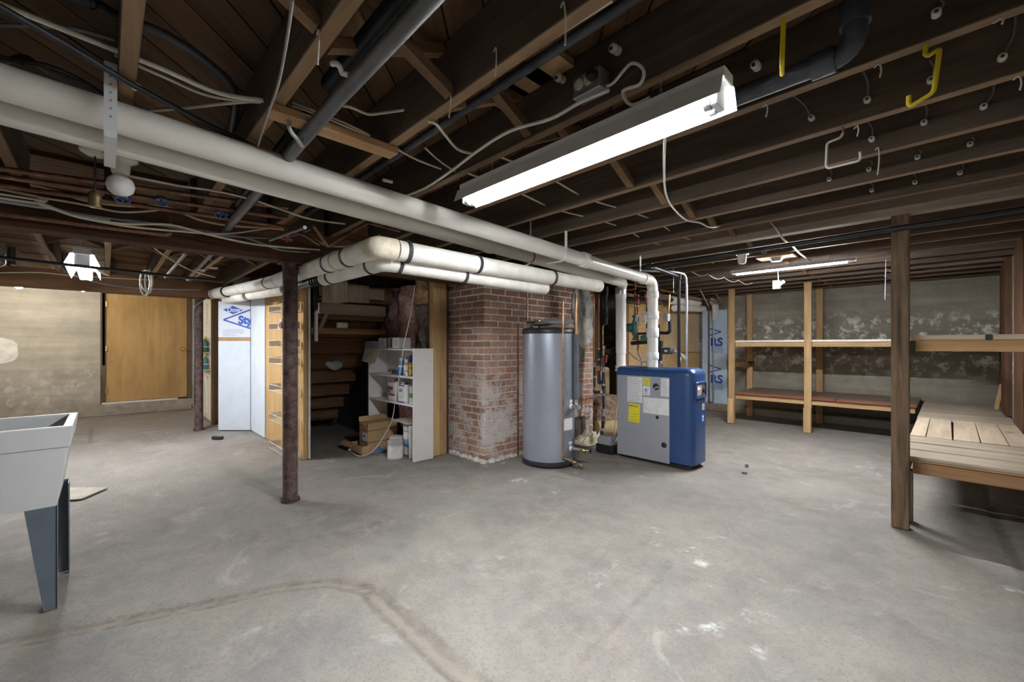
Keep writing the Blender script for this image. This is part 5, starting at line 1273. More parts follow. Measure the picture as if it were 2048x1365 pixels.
# ------------------------------------------------------------------ stairs seen from below
sw = thing('staircase', (-5.5, 2.1, 0), 'dark wooden stairs seen from underneath between the partitions', 'stairs')
SY0, SY1 = 1.70, 2.52
zx = lambda x: 1.25+(x+5.50)*.95
nst = 10; rise = .198; run = rise/.95
for k in range(1, nst):
    z = rise*k; x = -5.50+(z-1.25)/.95
    MB().box(x-.06, x+run+.02, SY0, SY1, z-.03, z, .002).build('tread', wood('stair_wood', (0.09,0.045,0.022), (0.20,0.11,0.055), 'y'), sw)
    MB().box(x+run-.01, x+run+.012, SY0, SY1, z, z+rise-.035, .002).build('riser', wood('stair_wood', (0.09,0.045,0.022), (0.20,0.11,0.055), 'y'), sw)
for y in (SY0-.03, SY1+.005):
    xa, xb = -6.75, -4.86
    MB().prism([(xa,y,zx(xa)-.20+.1),(xb,y,zx(xb)-.20+.02),(xb,y,zx(xb)+.06),(xa,y,zx(xa)+.06)], (0,.035,0)).build('stringer', wood('sooty_wood', (0.035,0.03,0.026), (0.085,0.07,0.06), 'x'), sw)
MB().box(-6.95,-6.90,1.69,2.70,0,2.1).build('closing_board', darkw('z'), sw)
def brd(x0,x1,y0,y1,z0,z1,m,lab):
    return tag(MB().box(x0,x1,y0,y1,z0,z1,.003).build('framing_board', m), lab, 'board')
brd(-4.97,-4.93,1.65,2.55,1.385,1.455,wood('brown_stud', (0.20,0.10,0.045), (0.36,0.2,0.095), 'y'),'brown timber rail across the stair opening with an outlet on it')
brd(-4.60,-4.56,1.62,2.34,1.78,1.905,oldw('y'),'upper grey board across the stair opening below the lagged pipes')
brd(-4.75,-4.71,1.66,2.43,1.60,1.72,oldw('y'),'lower grey board across the stair opening')
brd(-4.52,-4.30,1.62,1.80,1.70,1.91,oldw('z'),'boxed timber block at the left top of the stair opening')
brd(-4.48,-4.44,1.86,2.10,1.72,1.91,oldw('z'),'short timber cheek beside the boxed block in the stair opening')
tag(MB().bar((-4.93,1.72,1.40),(-4.93,1.86,1.72),.04,.06,(1,0,0),.003).build('framing_brace', oldw('z')), 'slanted timber brace at the left of the stair opening', 'brace')
tag(MB().box(-4.94,-4.90,1.685,1.715,1.30,1.70,.003).build('white_batten', M_white), 'narrow white batten at the left jamb of the stair opening', 'batten')
ob = thing('outlet_box', (-4.93,1.98,1.46), 'steel double outlet standing on the brown rail under the stairs', 'outlet')
MB().box(-4.955,-4.915,1.93,2.06,1.456,1.522,.004).build('box', M_steel, ob)
for y in (1.963,2.027): MB().cyl((-4.916,y,1.489),(-4.911,y,1.489),.022,14).build('socket', M_porc, ob)
pt = MB().sphere((-5.76+.21,2.15,1.0),(.01,.13,.06),12).rough(.03,9); tag(pt.build('plaster_smear', COL('smear',(0.40,0.42,0.42))), 'pale plaster smear on one of the stair risers', 'smear')

# ------------------------------------------------------------------ laundry tub
sk = thing('laundry_tub', (-3.2,-.55,0), 'pale grey plastic laundry tub on tapered steel legs', 'sink')
M_tub = plain('tub_plastic', (0.64,0.66,0.66), .45, var=.04, scale=3)
X0,X1,Y0,Y1,ZT,ZB,ZR = -3.45,-2.90,-.95,-.115,.87,.49,.77
def ring(dx, dy, z): return [(X0+dx,Y0+dy,z),(X1-dx,Y0+dy,z),(X1-dx,Y1-dy,z),(X0+dx,Y1-dy,z)]
mb = MB(); rings = [ring(.045,.05,ZB), ring(.012,.012,ZR), ring(.006,.006,ZR+.001), ring(-.006,-.006,ZT-.004), ring(-.004,-.004,ZT), ring(.028,.028,ZT), ring(.032,.032,ZT-.01), ring(.075,.08,ZB+.03)]
vs = [p for r in rings for p in r]
mb.add(vs, [(i*4+j, i*4+(j+1)%4, (i+1)*4+(j+1)%4, (i+1)*4+j) for i in range(len(rings)-1) for j in range(4)]); n = len(vs)
mb.add(rings[0], [(3,2,1,0)]); mb.add(rings[-1], [(0,1,2,3)])
o = mb.build('basin', M_tub, sk); bv = o.modifiers.new('bevel','BEVEL'); bv.width = .012; bv.segments = 3; bv.limit_method = 'ANGLE'; bv.angle_limit = .5
M_leg = plain('leg_steel', (0.135,0.165,0.20), .45, .3, var=.08)
def leg(x, y, sx, sy):
    mb = MB(); zt = ZB+.02
    xo = x; yo = y
    w0, w1 = .105, .042; th = .003
    ox = .03*sx; oy = .02*sy
    mb.prism([(x,y,zt),(x-sx*w0,y,zt),(x-sx*(w1)+ox*-.0,y,0),(x,y,0)], (0,-sy*th,0))
    mb.prism([(x,y,zt),(x,y-sy*w0,zt),(x,y-sy*w1,0),(x,y,0)], (-sx*th,0,0))
    mb.build('leg', M_leg, sk)
for (x, y, sx, sy) in ((X1-.045,Y1-.05,1,1),(X0+.045,Y1-.026,-1,1),(X1-.045,Y0+.05,1,-1),(X0+.045,Y0+.05,-1,-1)): leg(x, y, sx, sy)
MB().cyl((X0+.25,-.6,ZB-.07),(X0+.25,-.6,ZB+.01),.03,16).build('drain_tail', M_black, sk)

# ------------------------------------------------------------------ caddy on the white door
cd_ = thing('door_caddy', (-8.62,1.16,1.05), 'white wire caddy hung on the white panelled door beside the far column', 'caddy')
for z in (.86,1.14):
    mb = MB()
    for zz in (z, z+.09): mb.tube([(-8.98,1.235,zz),(-8.98,1.13,zz),(-8.33,1.13,zz),(-8.33,1.235,zz)], .004, 5)
    mb.box(-8.98,-8.33,1.13,1.235,z-.004,z).build('basket', M_wire, cd_)
for i, (x, z, m, cp, lab) in enumerate(((-8.42,1.145,COL('dkgreen',(0.03,0.10,0.06)),yel_,'dark green bottle with yellow cap in the upper caddy basket near the door jamb'),(-8.53,1.145,COL('dkgreen',(0.03,0.10,0.06)),M_white,'dark green bottle with white cap in the upper caddy basket'),(-8.88,1.145,COL('pale',(0.75,0.77,0.74)),yel_,'white bottle with yellow cap in the upper caddy basket'),
    (-8.44,.865,COL('teal',(0.05,0.16,0.17)),yel_,'teal bottle with yellow cap in the lower caddy basket'),(-8.56,.865,COL('dullyellow',(0.62,0.55,0.18)),pur_,'yellow bottle with purple cap in the lower caddy basket'),(-8.88,.865,COL('pale',(0.75,0.77,0.74)),COL('violet',(0.28,0.06,0.36)),'pale bottle with violet cap in the lower caddy basket'))):
    t = thing('cleaner_bottle', (x,1.18,z), lab, 'bottle')
    MB().lathe([(.04,0),(.043,.01),(.043,.16),(.018,.20),(.016,.215)], (x,1.18,z), 16).build('body', m, t); MB().lathe([(.02,.215),(.022,.22),(.022,.25),(0,.255)], (x,1.18,z), 12).build('cap', cp, t)
t = MB().box(-8.5,-8.36,1.125,1.13,.78,.85); tag(t.build('purple_cloth', COL('pink',(0.62,0.20,0.50))), 'folded pink cloth hanging from the lower caddy basket', 'cloth')
hp = onY(389,760,1.2); hs_ = line('mop_handle', [onY(386,565,1.3), onY(387,815,1.2)], .012, M_cableg, 'grey mop handle standing beside the yellow door', 'mop')
MB().sphere(onY(387,812,1.2), (.05,.04,.06), 8).build('mop_brush', COL('rustred',(0.22,0.06,0.03)), hs_)
BASE_ = None
# ------------------------------------------------------------------ small things on the floor
q = fl(435,879); tag(MB().obox(q+V((0,0,.02)), (.14,.05,.04), Matrix.Rotation(.75,3,'Z'), .006).build('rubber_block', M_black), 'small black rubber block lying near the foam panels', 'block')
q = fl(1494,934); tag(MB().box(q.x-.015,q.x+.015,q.y-.012,q.y+.012,0,.028,.004).build('plastic_bung', M_cableg), 'tiny grey plastic bung on the floor in front of the boiler', 'bung')
q = fl(1489,947); tag(MB().obox(q+V((0,0,.004)), (.05,.02,.006), Matrix.Rotation(.4,3,'Z')).build('metal_scrap', M_rust), 'tiny rusty metal scrap beside the plastic bung', 'scrap')
pts = [fl(80,978)+V((0,0,.004)), fl(216,978)+V((0,0,.004)), fl(162,1001)+V((0,0,.004)), fl(90,1006)+V((0,0,.004))]
tag(MB().prism(pts, (0,0,.008)).build('floor_hatch', plain('hatch_concrete', (0.46,0.42,0.35), .8, var=.15)), 'flat tan cover board on the floor behind the laundry tub', 'board')
# ------------------------------------------------------------------ services under the joists
def zl(pts, z):
    P = [onZ(px, py, z) for px, py in pts]
    if pts[0][0] <= 0 or pts[0][1] < 0:                          # the run carries on past the frame
        d = P[0]-P[1]; d.z = 0; P.insert(0, P[0]+d.normalized()*.6)
    return P
def cable(name, pts, r, m, label, cat='cable', group=None): return line(name, pts, r, m, label, cat, group, n=7, sm=True)
# grey steel pipe and black drain pipe in the bay with the cleat
line('steel_pipe', [(0.3,.60,2.155),(-1.55,.60,2.135),(-3.5,.60,2.05)], .027, plain('dull_steel', (0.16,0.165,0.17), .45, .7, var=.15), 'dull grey steel pipe running under the cleat in the open joist bay', n=16)
line('drain_pipe', [(0.3,.615,2.255),(-1.5,.61,2.235),(-1.62,.61,2.232)], .034, M_iron, 'black plastic drain pipe stopping above the cleat', n=16)
line('drain_pipe', [(-1.86,.60,2.20),(-3.4,.60,2.12)], .026, M_iron, 'black pipe continuing past the cleat towards the vents', n=14)
sg = thing('pipe_strap', (-1.1,.6,2.1), 'pale metal strap nailed around the grey steel pipe', 'strap')
q = onZ(683,140,2.15); MB().tube(smooth_path([onZ(664,128,2.17), onZ(672,127,2.165), onZ(680,134,2.16), onZ(685,146,2.15), onZ(697,150,2.14)]), .009, 8).build('band', M_strap, sg)
hk = thing('pipe_hook', (-1.8,.56,2.08), 'steel U hook hanging the grey pipe from the cleat', 'hook')
MB().tube(elbow([(-1.80,.52,2.14),(-1.80,.52,2.10),(-1.83,.56,2.085),(-1.90,.60,2.095)], .02), .008, 8).build('rod', M_steel, hk)
# conduit beside the next joist, cast iron waste
line('conduit', [(0.4,1.05,2.215),(-3.3,1.05,2.20)], .018, M_cast, 'dark conduit along the joist next to the boxed outlet', 'conduit', n=12)
wp_ = thing('waste_pipe', (-.3,1.56,2.1), 'dark cast iron waste pipe bending up between the joists above the yellow hooks', 'pipe')
e0 = onZ(1708,95,2.105); MB().tube(elbow([(-2.0,1.565,2.115),(e0.x,1.565,2.105),(e0.x,1.565,2.398)], .06, 6), .03, 18).build('pipe', M_cast, wp_)
MB().lathe([(.038,-.03),(.038,.03)], (e0.x-.075,1.565,2.105), 18, (1,0,0)).build('hub', M_cast, wp_); MB().lathe([(.038,-.03),(.038,.04)], (e0.x,1.565,2.21), 18).build('hub', M_cast, wp_)

# knob and tube insulators
def jface(px, py):
    m = (HY-py)/(px-210.0)
    for y in JY:
        yn = y-.024
        if yn > .3 and (ZJ-H)/(1.389*yn) <= m: return yn
    return 4.0
kn_n = 0
for (px, py, wx, wy) in ((1128,160,0,0),(1237,103,0,0),(1515,135,0,0),(1873,30,1882,0),(1624,238,1585,190),(1735,202,1725,140),(1862,163,1860,120),(2004,118,2032,30),(1967,215,1988,170),(1848,247,1848,205),(1744,280,1736,243),(1940,290,1944,275),(1835,316,1838,300),(1738,340,1742,322),(1659,360,1660,340),(1744,382,1742,366),(1830,366,1827,348),(1920,347,1924,327)):
    y = jface(px, py); q = onY(px, py, y); big = px in (1128,1237,1515)
    kn_n += 1
    t = thing('porcelain_insulator', (q.x,y-.03,q.z), {1128:'stubby cream porcelain knob on the joist beside the dark conduit, left of the boxed outlet',1237:'stubby cream porcelain knob on the joist right above the boxed outlet',1515:'stubby cream porcelain knob between the bright light and the straight yellow hook'}.get(px, 'cream porcelain knob insulator fixed to a joist side with an old wire'), 'insulator', None if big else 'knob insulators along the joists')
    r = .016 if big else .012; L = .05 if big else .022
    MB().lathe([(r*.5,-.004),(r,.0),(r,L*.35),(r*.7,L*.42),(r*.7,L*.55),(r,L*.62),(r,L*.95),(r*.6,L),(r*.35,L)], q, 14, (0.1,-1,-.25) if big else (0,-1,0)).build('knob', M_porc, t)
    MB().cyl(q+V((0,-L*.96,-L*.25 if big else 0)), q+V((0,-L*1.03,-L*.26 if big else 0)), r*.42, 10).build('bore', M_cableb, t)
    if wx:
        b = onY(wx, wy, y-.012); b.z = min(b.z, ZS-.005); MB().tube(smooth_path([q+V((0,-.012,0)), (q+b)/2+V((.01,-.006,0)), b]), .0035, 5).build('old_wire', M_cableg, t)
for (px, py) in ((610,330),(775,362),(305,318)):
    q = onZ(px, py, 2.25); t = thing('porcelain_insulator', tuple(q), 'cream porcelain tube insulator in a joist near the cream pipes', 'insulator', 'tube insulators near the cream pipes')
    MB().cyl(q+V((-.004,-.03,0)), q+V((.004,.03,0)), .010, 12).build('tube', M_porc, t); MB().cyl(q+V((0,.03,0)), q+V((0,.033,0)), .005, 8).build('bore', M_cableb, t)
# storage hooks screwed in the joists
def hook(pts, y, m, label, r=.0065):
    P = [onY(px, py, y) for px, py in pts]; t = thing('storage_hook', tuple(P[-1]), label, 'hook')
    MB().tube(elbow(P, .012, 4), r, 8).build('rod', m, t); MB().cyl(P[0]+V((0,0,-.004)), V((P[0].x,P[0].y,ZJ+.002)), r*.7, 8).build('screw', M_steel, t)
M_yh = plain('yellow_vinyl', (0.62,0.50,0.02), .4, var=.06)
t = thing('storage_hook', (0,1.375,2.0), 'straight looking yellow vinyl hook under the joist beside the bright light', 'hook')
a = onY(1567,34,1.375); b = onY(1564,128,1.375)
BASE[t.name] = V((0,0,0)); t.location = (0,0,0); vd = V((a.x,a.y,0)).normalized(); P = [a, onl(a,b,.3), b, b+vd*.05+V((0,0,-.004)), b+vd*.10+V((0,0,.035)), b+vd*.11+V((0,0,.065))]
t.location = a; BASE[t.name] = a
MB().tube(elbow(P, .015), .0065, 8).build('rod', M_yh, t)
MB().cyl(a+V((0,0,-.003)), V((a.x,a.y,ZJ+.003)), .004, 8).build('screw', M_steel, t)
hook([(1852,90),(1850,108),(1856,112),(1880,96),(1868,180),(1862,188),(1822,212),(1817,208),(1818,192)], 1.805, M_yh, 'bent yellow vinyl hook under the joist farther from the bright light')
hook([(1686,266),(1682,275),(1654,286),(1652,332),(1656,337),(1718,322),(1721,316),(1720,304)], 2.235, plain('grey_vinyl', (0.48,0.45,0.40), .45), 'square bent grey hook under the joists', .005)
# short hanging strings on nails
for i, (px, py, ex, ey, k) in enumerate(((637,60,635,130,1),(902,165,898,235,2),(992,96,990,152,2),(1128,5,1130,90,2),(1533,208,1532,234,4),(1758,127,1760,154,4),(1715,252,1714,273,5),(2000,36,2004,48,4),(2038,152,2040,180,5),(1757,296,1755,350,6))):
    y = JY[0]+.43*0; y = JY[k+6]; a = onY(px, py, y-.03); z = min(a.z, ZJ+.1); b = onY(ex, ey, y-.03)
    t = MB().tube(smooth_path([a+V((-.012,0,-.008)), a, (a+b)/2+V((.004,0,0)), b]), .0028, 5); tag(t.build('hanging_string', M_cablew), ('white string hanging on the joist beside the pale pipe strap','white string hanging on the joist near the short looping cable','white string hanging on the joist nearest the pale patch boards','long white string hanging over the dark conduit nearest the stubby knobs','short white string on the joist nearest the end of the bright light','short white string between the waste pipe and the bent yellow hook','short white string near the screw end of the square grey hook','tiny white string stub on the joist past the bent yellow hook','short white string on the joist nearest the right concrete wall','long white string hanging near the open end of the square grey hook')[i], 'string', 'strings hanging from the joists')
tw = cable('twine', [onZ(585,0,2.12), onZ(572,90,2.11), onZ(556,170,2.11), onZ(535,230,2.115), onZ(516,292,2.12)], .0045, plain('old_twine', (0.33,0.31,0.28), .8), 'frayed grey twine hanging down across the joists before the cleat', 'twine')
# house cables
zc = ZJ-.012
cable('cable', zl([(1218,180),(1160,205),(1100,238),(1020,262),(955,302),(905,340),(850,376),(800,396)], zc), .007, M_cablew, 'white cable sweeping from the boxed outlet over the joists to the vents')
cable('cable', zl([(945,308),(915,298),(890,270),(872,248),(856,243)], zc), .0065, M_cable, 'short cable looping between the joist and the white sweeping cable')
for i, (a, b) in enumerate((((850,296),(915,345)),((785,293),(882,338)))): cable('cable', zl([a, ((a[0]+b[0])/2,(a[1]+b[1])/2+4), b], zc+.03), .005, M_cable, ('upper','lower')[i]+' of two short cables leaving the end of the cleat')
cable('cable', zl([(665,210),(700,214),(735,228),(765,226),(808,220)], ZJ+.06), .006, M_cable, 'wavy cable in the bay behind the grey steel pipe')
for i in range(2): cable('cable', zl([(585,205+6*i),(640,226+5*i),(690,246+6*i),(740,270+2*i)], ZJ+.08), .005, M_cable, ('upper','lower')[i]+' of two cables crossing above the cleat')
for i in range(2): cable('cable', zl([(1225,-5+6*i),(1080,88+6*i),(900,208+5*i),(790,290+4*i)], ZJ+.02+.008*i), .0045, M_cablew, ('upper','lower')[i]+' of two thin wires following the joist beside the conduit')
cable('cable', zl([(0,8),(110,52),(230,100),(330,140),(420,180),(480,195),(528,201)], ZJ+.05), .009, M_cablew, 'thick white cable crossing the bays at the corner above the vents')
cable('cable', zl([(230,110),(330,155),(420,192),(528,206)], ZJ+.06), .006, M_cable, 'cream cable beside the thick white one above the vents')
cable('cable', zl([(-10,50),(70,52),(150,58),(230,80)], ZJ+.1), .006, M_cableg, 'grey cable meeting the thick white one above the vents')
cable('cable', zl([(280,222),(370,216),(450,207),(528,201)], ZJ+.06), .007, M_cable, 'cream cable arcing from the joist to the thick white one')
line('gas_tube', zl([(-10,8),(120,82),(265,170),(420,252),(520,298)], ZJ-.02), .010, M_iron, 'thin dark iron tube slanting below the first joists', n=10)
q = onZ(272,174,ZJ-.012); tag(MB().obox(q, (.03,.02,.02), Matrix.Rotation(.6,3,'Z'), .004).build('pipe_clip', M_cablew), 'small white clip on the thin dark tube', 'clip')
cable('hose', zl([(120,-15),(190,8),(240,35),(330,70),(420,130),(470,190),(460,280)], ZJ+.12), .016, plain('black_hose', (0.03,0.035,0.045), .4), 'black hose curving through the joists above the vents', 'hose')
for i in range(5): cable('cable', zl([(-10,112+6*i),(45,125-3*i),(95,132+i*3),(160,160+4*i),(215,196+5*i)], ZJ+.02+.015*i), .008, M_cableb, 'black cable of the bundle lying over the cream pipes', 'cable', 'black cable bundle')
# cables and copper above the dark beam (plane x about -3.45)
bm = [([(0,372),(60,370),(110,382),(180,403),(260,412),(330,412),(400,440),(470,452),(560,458),(610,470),(660,492),(720,488),(760,470)], .0085, M_cabley, -3.35, 'thick yellowed cable sagging in front of the dark beam'),
      ([(0,378),(80,408),(160,435),(250,448),(340,450),(420,470),(520,490),(640,500)], .0075, M_cable, -3.40, 'cream cable dipping along the dark beam'),
      ([(0,388),(80,395),(170,410),(240,424),(300,422),(326,418)], .0065, M_cable, -3.38, 'short cream cable rising to the old pipe elbow'),
      ([(0,396),(70,402),(150,432),(250,452),(350,462),(450,468),(545,455)], .0065, M_cable, -3.42, 'pale cable crossing behind the dipping cream one'),
      ([(0,400),(60,405),(140,425),(240,440),(330,452),(430,470),(560,476),(620,460)], .0065, M_cableg, -3.43, 'grey cable along the upper edge of the dark beam'),
      ([(250,440),(340,452),(430,465),(500,478),(560,500),(620,505)], .007, M_cableg, -3.44, 'dark grey cable running to the rusty column head'),
      ([(258,352),(300,360),(360,372),(430,382),(500,398),(560,418),(620,438),(690,448)], .006, M_cable, -2.75, 'thin cream cable leaving the lamp holder under the vents')]
for (pts, r, m, xx, lab) in bm:
    P = [onX(px, py, xx) for px, py in pts]
    if pts[0][0] <= 0: P.insert(0, P[0]+V((0,-1.7,.02)))      # the run carries on past the frame
    cable('cable', P, r, m, lab)
fx = MB().tube(smooth_path([onX(0,402,-3.5)+V((0,-1.7,.01))]+[onX(px, py, -3.5) for px, py in ((0,402),(80,412),(150,428),(220,440))], 12), .010, 8); tag(fx.build('armoured_cable', M_steel), 'ribbed armoured cable on top of the dark beam', 'cable')
for i, (y0, y1, xx, vx) in enumerate(((337,408,-3.05,(245,392)),(352,428,-3.12,(322,398)),(370,446,-3.20,(440,424)))):
    t = thing('copper_line', tuple(onX(280,(y0+y1)/2,xx)), ('old copper water line nearest the cream pipes','old copper water line in the middle of three','old copper water line nearest the dark beam')[i], 'pipe')
    a, b = onX(0, y0, xx), onX(575, y1+ (y1-y0)*.12, xx); MB().tube([a+(a-b)*1.2, b], .0125, 10).build('pipe', M_oldcop, t)
    q = onX(vx[0], vx[1], xx+.01); MB().sphere(q, (.02,.03,.02), 10).build('valve_body', M_brass, t); wheel(q+V((.03,0,-.025)), (.5,0,-1), .03, M_blue, t)
line('iron_elbow', [onX(341,425,-3.5), onX(341,468,-3.5), onX(330,470,-3.5), onX(0,428,-3.52), onX(0,428,-3.52)+V((0,-1.7,.03))], .013, M_oldcop, 'old iron pipe dropping to an elbow beside the dark beam', rad=.03)
line('copper_pipe', [onX(628,452,-2.9), onX(656,494,-2.95), onX(735,445,-2.75), onX(800,462,-2.75)], .012, M_oldcop, 'old copper pipe zigzag above the lagged pipe corner', rad=.02)
line('copper_pipe', [onX(575,460,-3.1), onX(610,470,-3.05), onX(640,490,-3.0)], .012, M_oldcop, 'old copper pipe joining the zigzag near the red valve', rad=.02)
t = thing('gate_valve', tuple(onX(574,470,-3.1)), 'old gate valve with red wheel above the rusty column', 'valve'); q = onX(574,466,-3.1)
MB().lathe([(.014,-.04),(.02,-.03),(.02,.02),(.014,.05)], q, 12).build('body', M_oldcop, t); wheel(q+V((0,0,-.045)), (0,0,1), .03, plain('dull_red', (0.25,0.03,0.025), .5), t)
for i, (a, b) in enumerate((((560,300),(455,430)),((610,455),(540,480)))): line('conduit', [onX(a[0],a[1],-2.6), onX(b[0],b[1],-3.3)], .011, plain('dull_steel', (0.16,0.165,0.17)), ('slanting silver conduit between the cream pipes and the dark beam','short silver conduit by the red gate valve')[i], 'conduit')
# lamp holders near the cream pipes
lh = thing('bulb_lamp', tuple(onX(240,330,-2.68)), 'unlit white bulb in a porcelain holder below the cream pipes', 'lamp')
q = onZ(241,322,2.10); q = V((q.x,q.y,2.115))
MB().box(q.x-.06,q.x+.06,q.y-.06,q.y+.06,2.118,2.17,.004).build('ceiling_box', M_steel, lh)
MB().lathe([(.0,-.075),(.03,-.075),(.034,-.06),(.036,-.03),(.05,-.018),(.062,-.012),(.064,.0),(.0,.003)], q, 24).build('holder', M_porc, lh)
MB().lathe([(0,-.175),(.025,-.172),(.045,-.155),(.052,-.13),(.046,-.105),(.03,-.088),(.018,-.075)], q, 24).build('bulb', plain('opal_glass', (0.83,0.83,0.85), .15, var=.02), lh)
ph = thing('pendant_socket', tuple(onX(185,405,-2.75)), 'old brass pendant socket on a dark cord from a porcelain rose', 'lamp socket')
a = onZ(190,300,2.13); MB().lathe([(0,-.03),(.03,-.028),(.05,-.015),(.055,.0),(.0,.004)], a, 20).build('ceiling_rose', M_porc, ph)
zb_ = H+(HY-388)/F*(a.y*S_-a.x*C_); MB().cyl(a+V((0,0,-.02)), (a.x,a.y,zb_), .0035, 6).build('cord', M_cableb, ph)
MB().lathe([(.012,.012),(.022,.0),(.024,-.02),(.022,-.055),(.024,-.06),(.0,-.062)], (a.x,a.y,zb_), 16).build('socket', plain('old_brass', (0.33,0.24,0.13)), ph)
# junction box, outlets, cables near the lights
jb_ = thing('junction_box', tuple(onY(1192,180,1.35)), 'grey metal outlet box with sockets on the joist behind the bright light', 'outlet')
q = onY(1192,180,1.351); MB().box(q.x-.062,q.x+.062,1.285,1.350,q.z-.04,q.z+.04,.004).build('box', M_steel, jb_)
for dx in (-.03,.012): MB().cyl((q.x+dx,1.287,q.z+.004),(q.x+dx,1.279,q.z+.004),.019,14).build('socket', M_porc, jb_)
MB().box(q.x+.02,q.x+.055,1.25,1.288,q.z-.012,q.z+.022,.006).build('plug', M_black, jb_)
cable('cable', [q+V((.06,-.02,-.02)), onY(1228,165,1.33), onY(1262,127,1.32), onY(1287,140,1.32), onY(1280,168,1.33), onY(1246,182,1.35), onY(1262,210,1.36), onY(1300,195,1.36)], .006, M_cablew, 'white cord looping from the outlet box to the bright light')
ob2 = thing('outlet_box', tuple(onY(1487,441,3.9)), 'grey double outlet box on the face of the weathered beam', 'outlet')
q2 = onY(1487,441,3.885); MB().box(q2.x-.07,q2.x+.07,3.855,3.899,q2.z-.035,q2.z+.035,.004).build('box', plain('grey_box', (0.45,0.45,0.42), .5), ob2)
for dx in (-.03,.03): MB().box(q2.x+dx-.02,q2.x+dx+.02,3.850,3.856,q2.z-.018,q2.z+.018,.003).build('socket', M_cableb, ob2)
cable('cable', [onY(1330,272,1.45), onY(1328,330,1.85), onZ(1331,385,2.13), onZ(1345,415,2.14), onZ(1372,440,2.15), onZ(1400,446,2.15), onZ(1425,455,2.15), q2+V((-.07,-.01,0))], .006, M_cablew, 'white cable dropping past the bright light to the beam outlet')
cable('cable', [q2+V((.07,-.01,.01)), onY(1510,425,3.87), onY(1523,412,3.87)], .005, M_cable, 'short cream cable leaving the beam outlet')
cable('cable', [onY(1548,407,3.88), onY(1541,440,3.87), onY(1550,455,3.86), onY(1568,480,3.9)+V((0,0,0)), onZ(1585,492,2.14), onZ(1600,508,2.14), onZ(1622,522,2.14)], .008, M_cable, 'thick cream cable crossing the gas pipe to the slim light')
lh2 = thing('lamp_holder', tuple(onZ(1485,512,2.16)), 'white porcelain pull chain lamp holder under the joists near the slim light', 'lamp holder')
q = onZ(1484,503,2.165); MB().box(q.x-.05,q.x+.05,q.y-.05,q.y+.05,2.13,2.168,.004).build('ceiling_box', M_steel, lh2)
MB().lathe([(0,-.085),(.03,-.085),(.036,-.07),(.04,-.03),(.045,.0)], (q.x,q.y,2.13), 18).build('holder', M_porc, lh2)
cb_ = thing('mounting_board', tuple(onZ(1553,515,2.16)), 'small tan board with box nailed under the joists above the slim light', 'board')
q = onZ(1553,514,2.165); MB().box(q.x-.16,q.x+.16,q.y-.12,q.y+.12,2.15,2.169,.002).build('board', wood('cleat_wood', (0.36,0.21,0.10), (0.52,0.33,0.17), 'y'), cb_); MB().lathe([(0,-.03),(.05,-.03),(.055,0)], (q.x,q.y,2.15), 16).build('round_box', M_steel, cb_)
psw = thing('pull_outlet', tuple(onY(1555,570,5.675)), 'grey metal outlet dangling on a wire under the slim light', 'outlet')
q = onY(1555,570,5.675); MB().tube(smooth_path([(q.x,5.675,2.172),(q.x+.01,5.675,2.0),(q.x,5.675,q.z+.04)]), .004, 6).build('cord', M_cablew, psw); MB().box(q.x-.045,q.x+.03,5.645,5.705,q.z-.05,q.z+.05,.004).build('box', M_steel, psw); MB().cyl((q.x+.02,5.675,q.z+.0),(q.x+.07,5.655,q.z+.03),.02,10).build('plug', plain('grey_box', (0.45,0.45,0.42)), psw)
# two cables threaded through the joists
for i, xx in enumerate((-1.66,-1.95)): cable('cable', [(xx+.02*math.sin(k*2.1), 1.45+.43*k, 2.245+.012*math.cos(k*1.7)) for k in range(14)], .006, M_cable, ('cream cable threaded through the joists behind the bright light','second cream cable threaded through the joists nearer the vents')[i])
for i in range(4): cable('cable', [(-2.2+.05*i,5.2+.4*i,2.16),(-2.15+.05*i,5.35+.4*i,2.12),(-2.1+.05*i,5.45+.4*i,2.15)], .005, M_cablew, 'short loop of white cable under the joists beyond the boiler', 'cable', 'cable loops beyond the boiler')
# wire tree near the post
wt_ = thing('wire_hanger', tuple(onY(1770,520,5.6)), 'thin wire hanger dangling from a joist behind the dark post', 'hanger')
MB().tube([V((onY(1772,520,5.675).x,5.675,2.172)), onY(1770,600,5.675)], .002, 5).build('stem', M_steel, wt_)
mb = MB()
for (a, b) in (((1770,521),(1798,530)),((1767,553),(1796,557)),((1772,540),(1796,548)),((1774,590),(1796,593))): mb.tube([onY(a[0],a[1],5.675), onY(b[0],b[1],5.69)], .002, 5)
mb.build('prong', M_steel, wt_)
# beyond the dark beam
line('conduit', [onX(-20,513,-5.25)+V((0,-1.8,0)), onX(-20,513,-5.25), onX(440,563,-5.25)], .014, plain('dark_conduit', (0.07,0.075,0.09), .4, .6), 'dark conduit crossing in front of the hooded light', 'conduit')
cable('cable', [onX(0,560,-7.55)+V((0,-.5,0)), onX(60,545,-7.55), onX(130,550,-7.55), onX(215,556,-7.55), onX(300,560,-7.55)], .006, M_cable, 'cream cable stapled along the brown beam')
cable('cable', [onX(78,462,-5.5), onX(88,490,-5.6), onX(105,510,-5.8), onX(118,530,-6.2), onX(150,552,-6.9), onX(220,570,-7.55), onX(300,578,-7.57), onX(400,580,-7.57)], .010, M_cableg, 'thick grey cable running from the joists down along the brown beam')
line('cable', [onX(-5,490,-5.6), onX(8,500,-5.6), onX(10,530,-5.6), onX(-8,535,-5.6)], .008, M_cableg, 'grey conduit loop beside the hooded light', 'conduit')
cable('cable', [onX(305,493,-4.3), onX(330,512,-4.8), onX(380,540,-5.6), onX(430,555,-6.2)], .006, M_cable, 'cream cable crossing the bays beyond the dark beam')
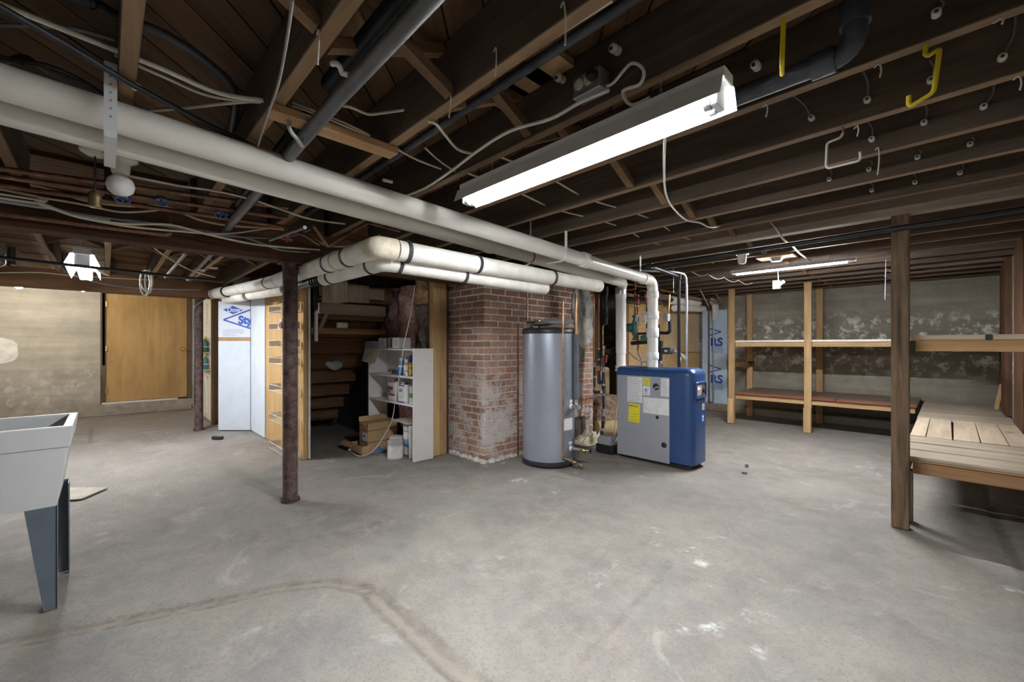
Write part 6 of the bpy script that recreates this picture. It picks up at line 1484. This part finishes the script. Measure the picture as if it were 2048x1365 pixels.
line('conduit', [onX(372,507,-4.4), onX(330,555,-6.0)], .012, plain('worn_conduit', (0.26,0.26,0.26), .6, .3), 'silver conduit strapped in the bay beyond the dark beam', 'conduit')
line('conduit', [onX(424,508,-4.4), onX(375,560,-6.2)], .014, plain('worn_conduit', (0.26,0.26,0.26)), 'silver conduit nearer the lagged pipe beyond the dark beam', 'conduit')
co_ = thing('cable_coil', tuple(onX(293,560,-5.35)), 'coil of white flat cable hung over the dark conduit', 'cable coil')
for (cx, w_, y1, dy) in ((290,7,580,0),(297,5,576,.02),(293,9,572,-.02)):
    mb = MB(); c = onX(cx,545,-5.3+dy); hz = (y1-540)/F*4.2; wz = w_/F*4.2
    pts = [c+V((dy*math.sin(a), wz*math.cos(a), -.5*hz+.62*hz*math.sin(a))) for a in [i/24*2*math.pi for i in range(24)]]
    mb.tube(pts, .006, 6, closed=True).build('loop', M_cablew, co_)
sgn = MB().tube(smooth_path([onX(193,535,-5.25), onX(205,546,-5.3), onX(218,552,-5.35)]), [.004,.012,.014,.014,.012,.010,.008,.006,.004][:9], 8); tag(sgn.build('white_rag', M_cablew), 'twisted white tape hanging from the dark conduit beside the hooded light', 'tape')
for i, (px, py) in enumerate(((400,540),(425,536),(378,556))):
    q = onX(px, py, -6.2); tag(MB().obox(q, (.05,.1,.02), None, .003).build('cable_staple', M_whb), 'small cream block fixed to the joists before the far lagging', 'block', 'cream blocks on the far joists')

# bare warm bulb beyond the brown beam
for i, (px, py, lab, r) in enumerate(((38,571,'lit bare bulb glowing just below the brown beam, away from the yellow door',.05),(166,580,'small lit bulb glowing below the brown beam near the yellow door frame',.03))):
    q = onX(px, py, -9.2); t = thing('bare_bulb', tuple(q), lab, 'lamp')
    MB().lathe([(0,-r),(r*.5,-r*.87),(r*.87,-r*.5),(r,0),(r*.87,r*.5),(r*.55,r*.95),(r*.4,r*1.5)], q, 20).build('bulb', emit('bulb_warm_%d' % i, (1.0,0.91,0.75), BULB if i == 0 else BULB*.5), t)
    MB().lathe([(r*.42,r*1.5),(r*.5,r*1.52),(r*.6,r*2.6),(r*1.1,r*2.7),(r*1.2,r*3.0)], q, 16).build('socket', M_porc, t)
    MB().cyl(q+V((0,0,r*2.9)), (q.x,q.y,ZS), .004, 6).build('cord', M_cableb, t)
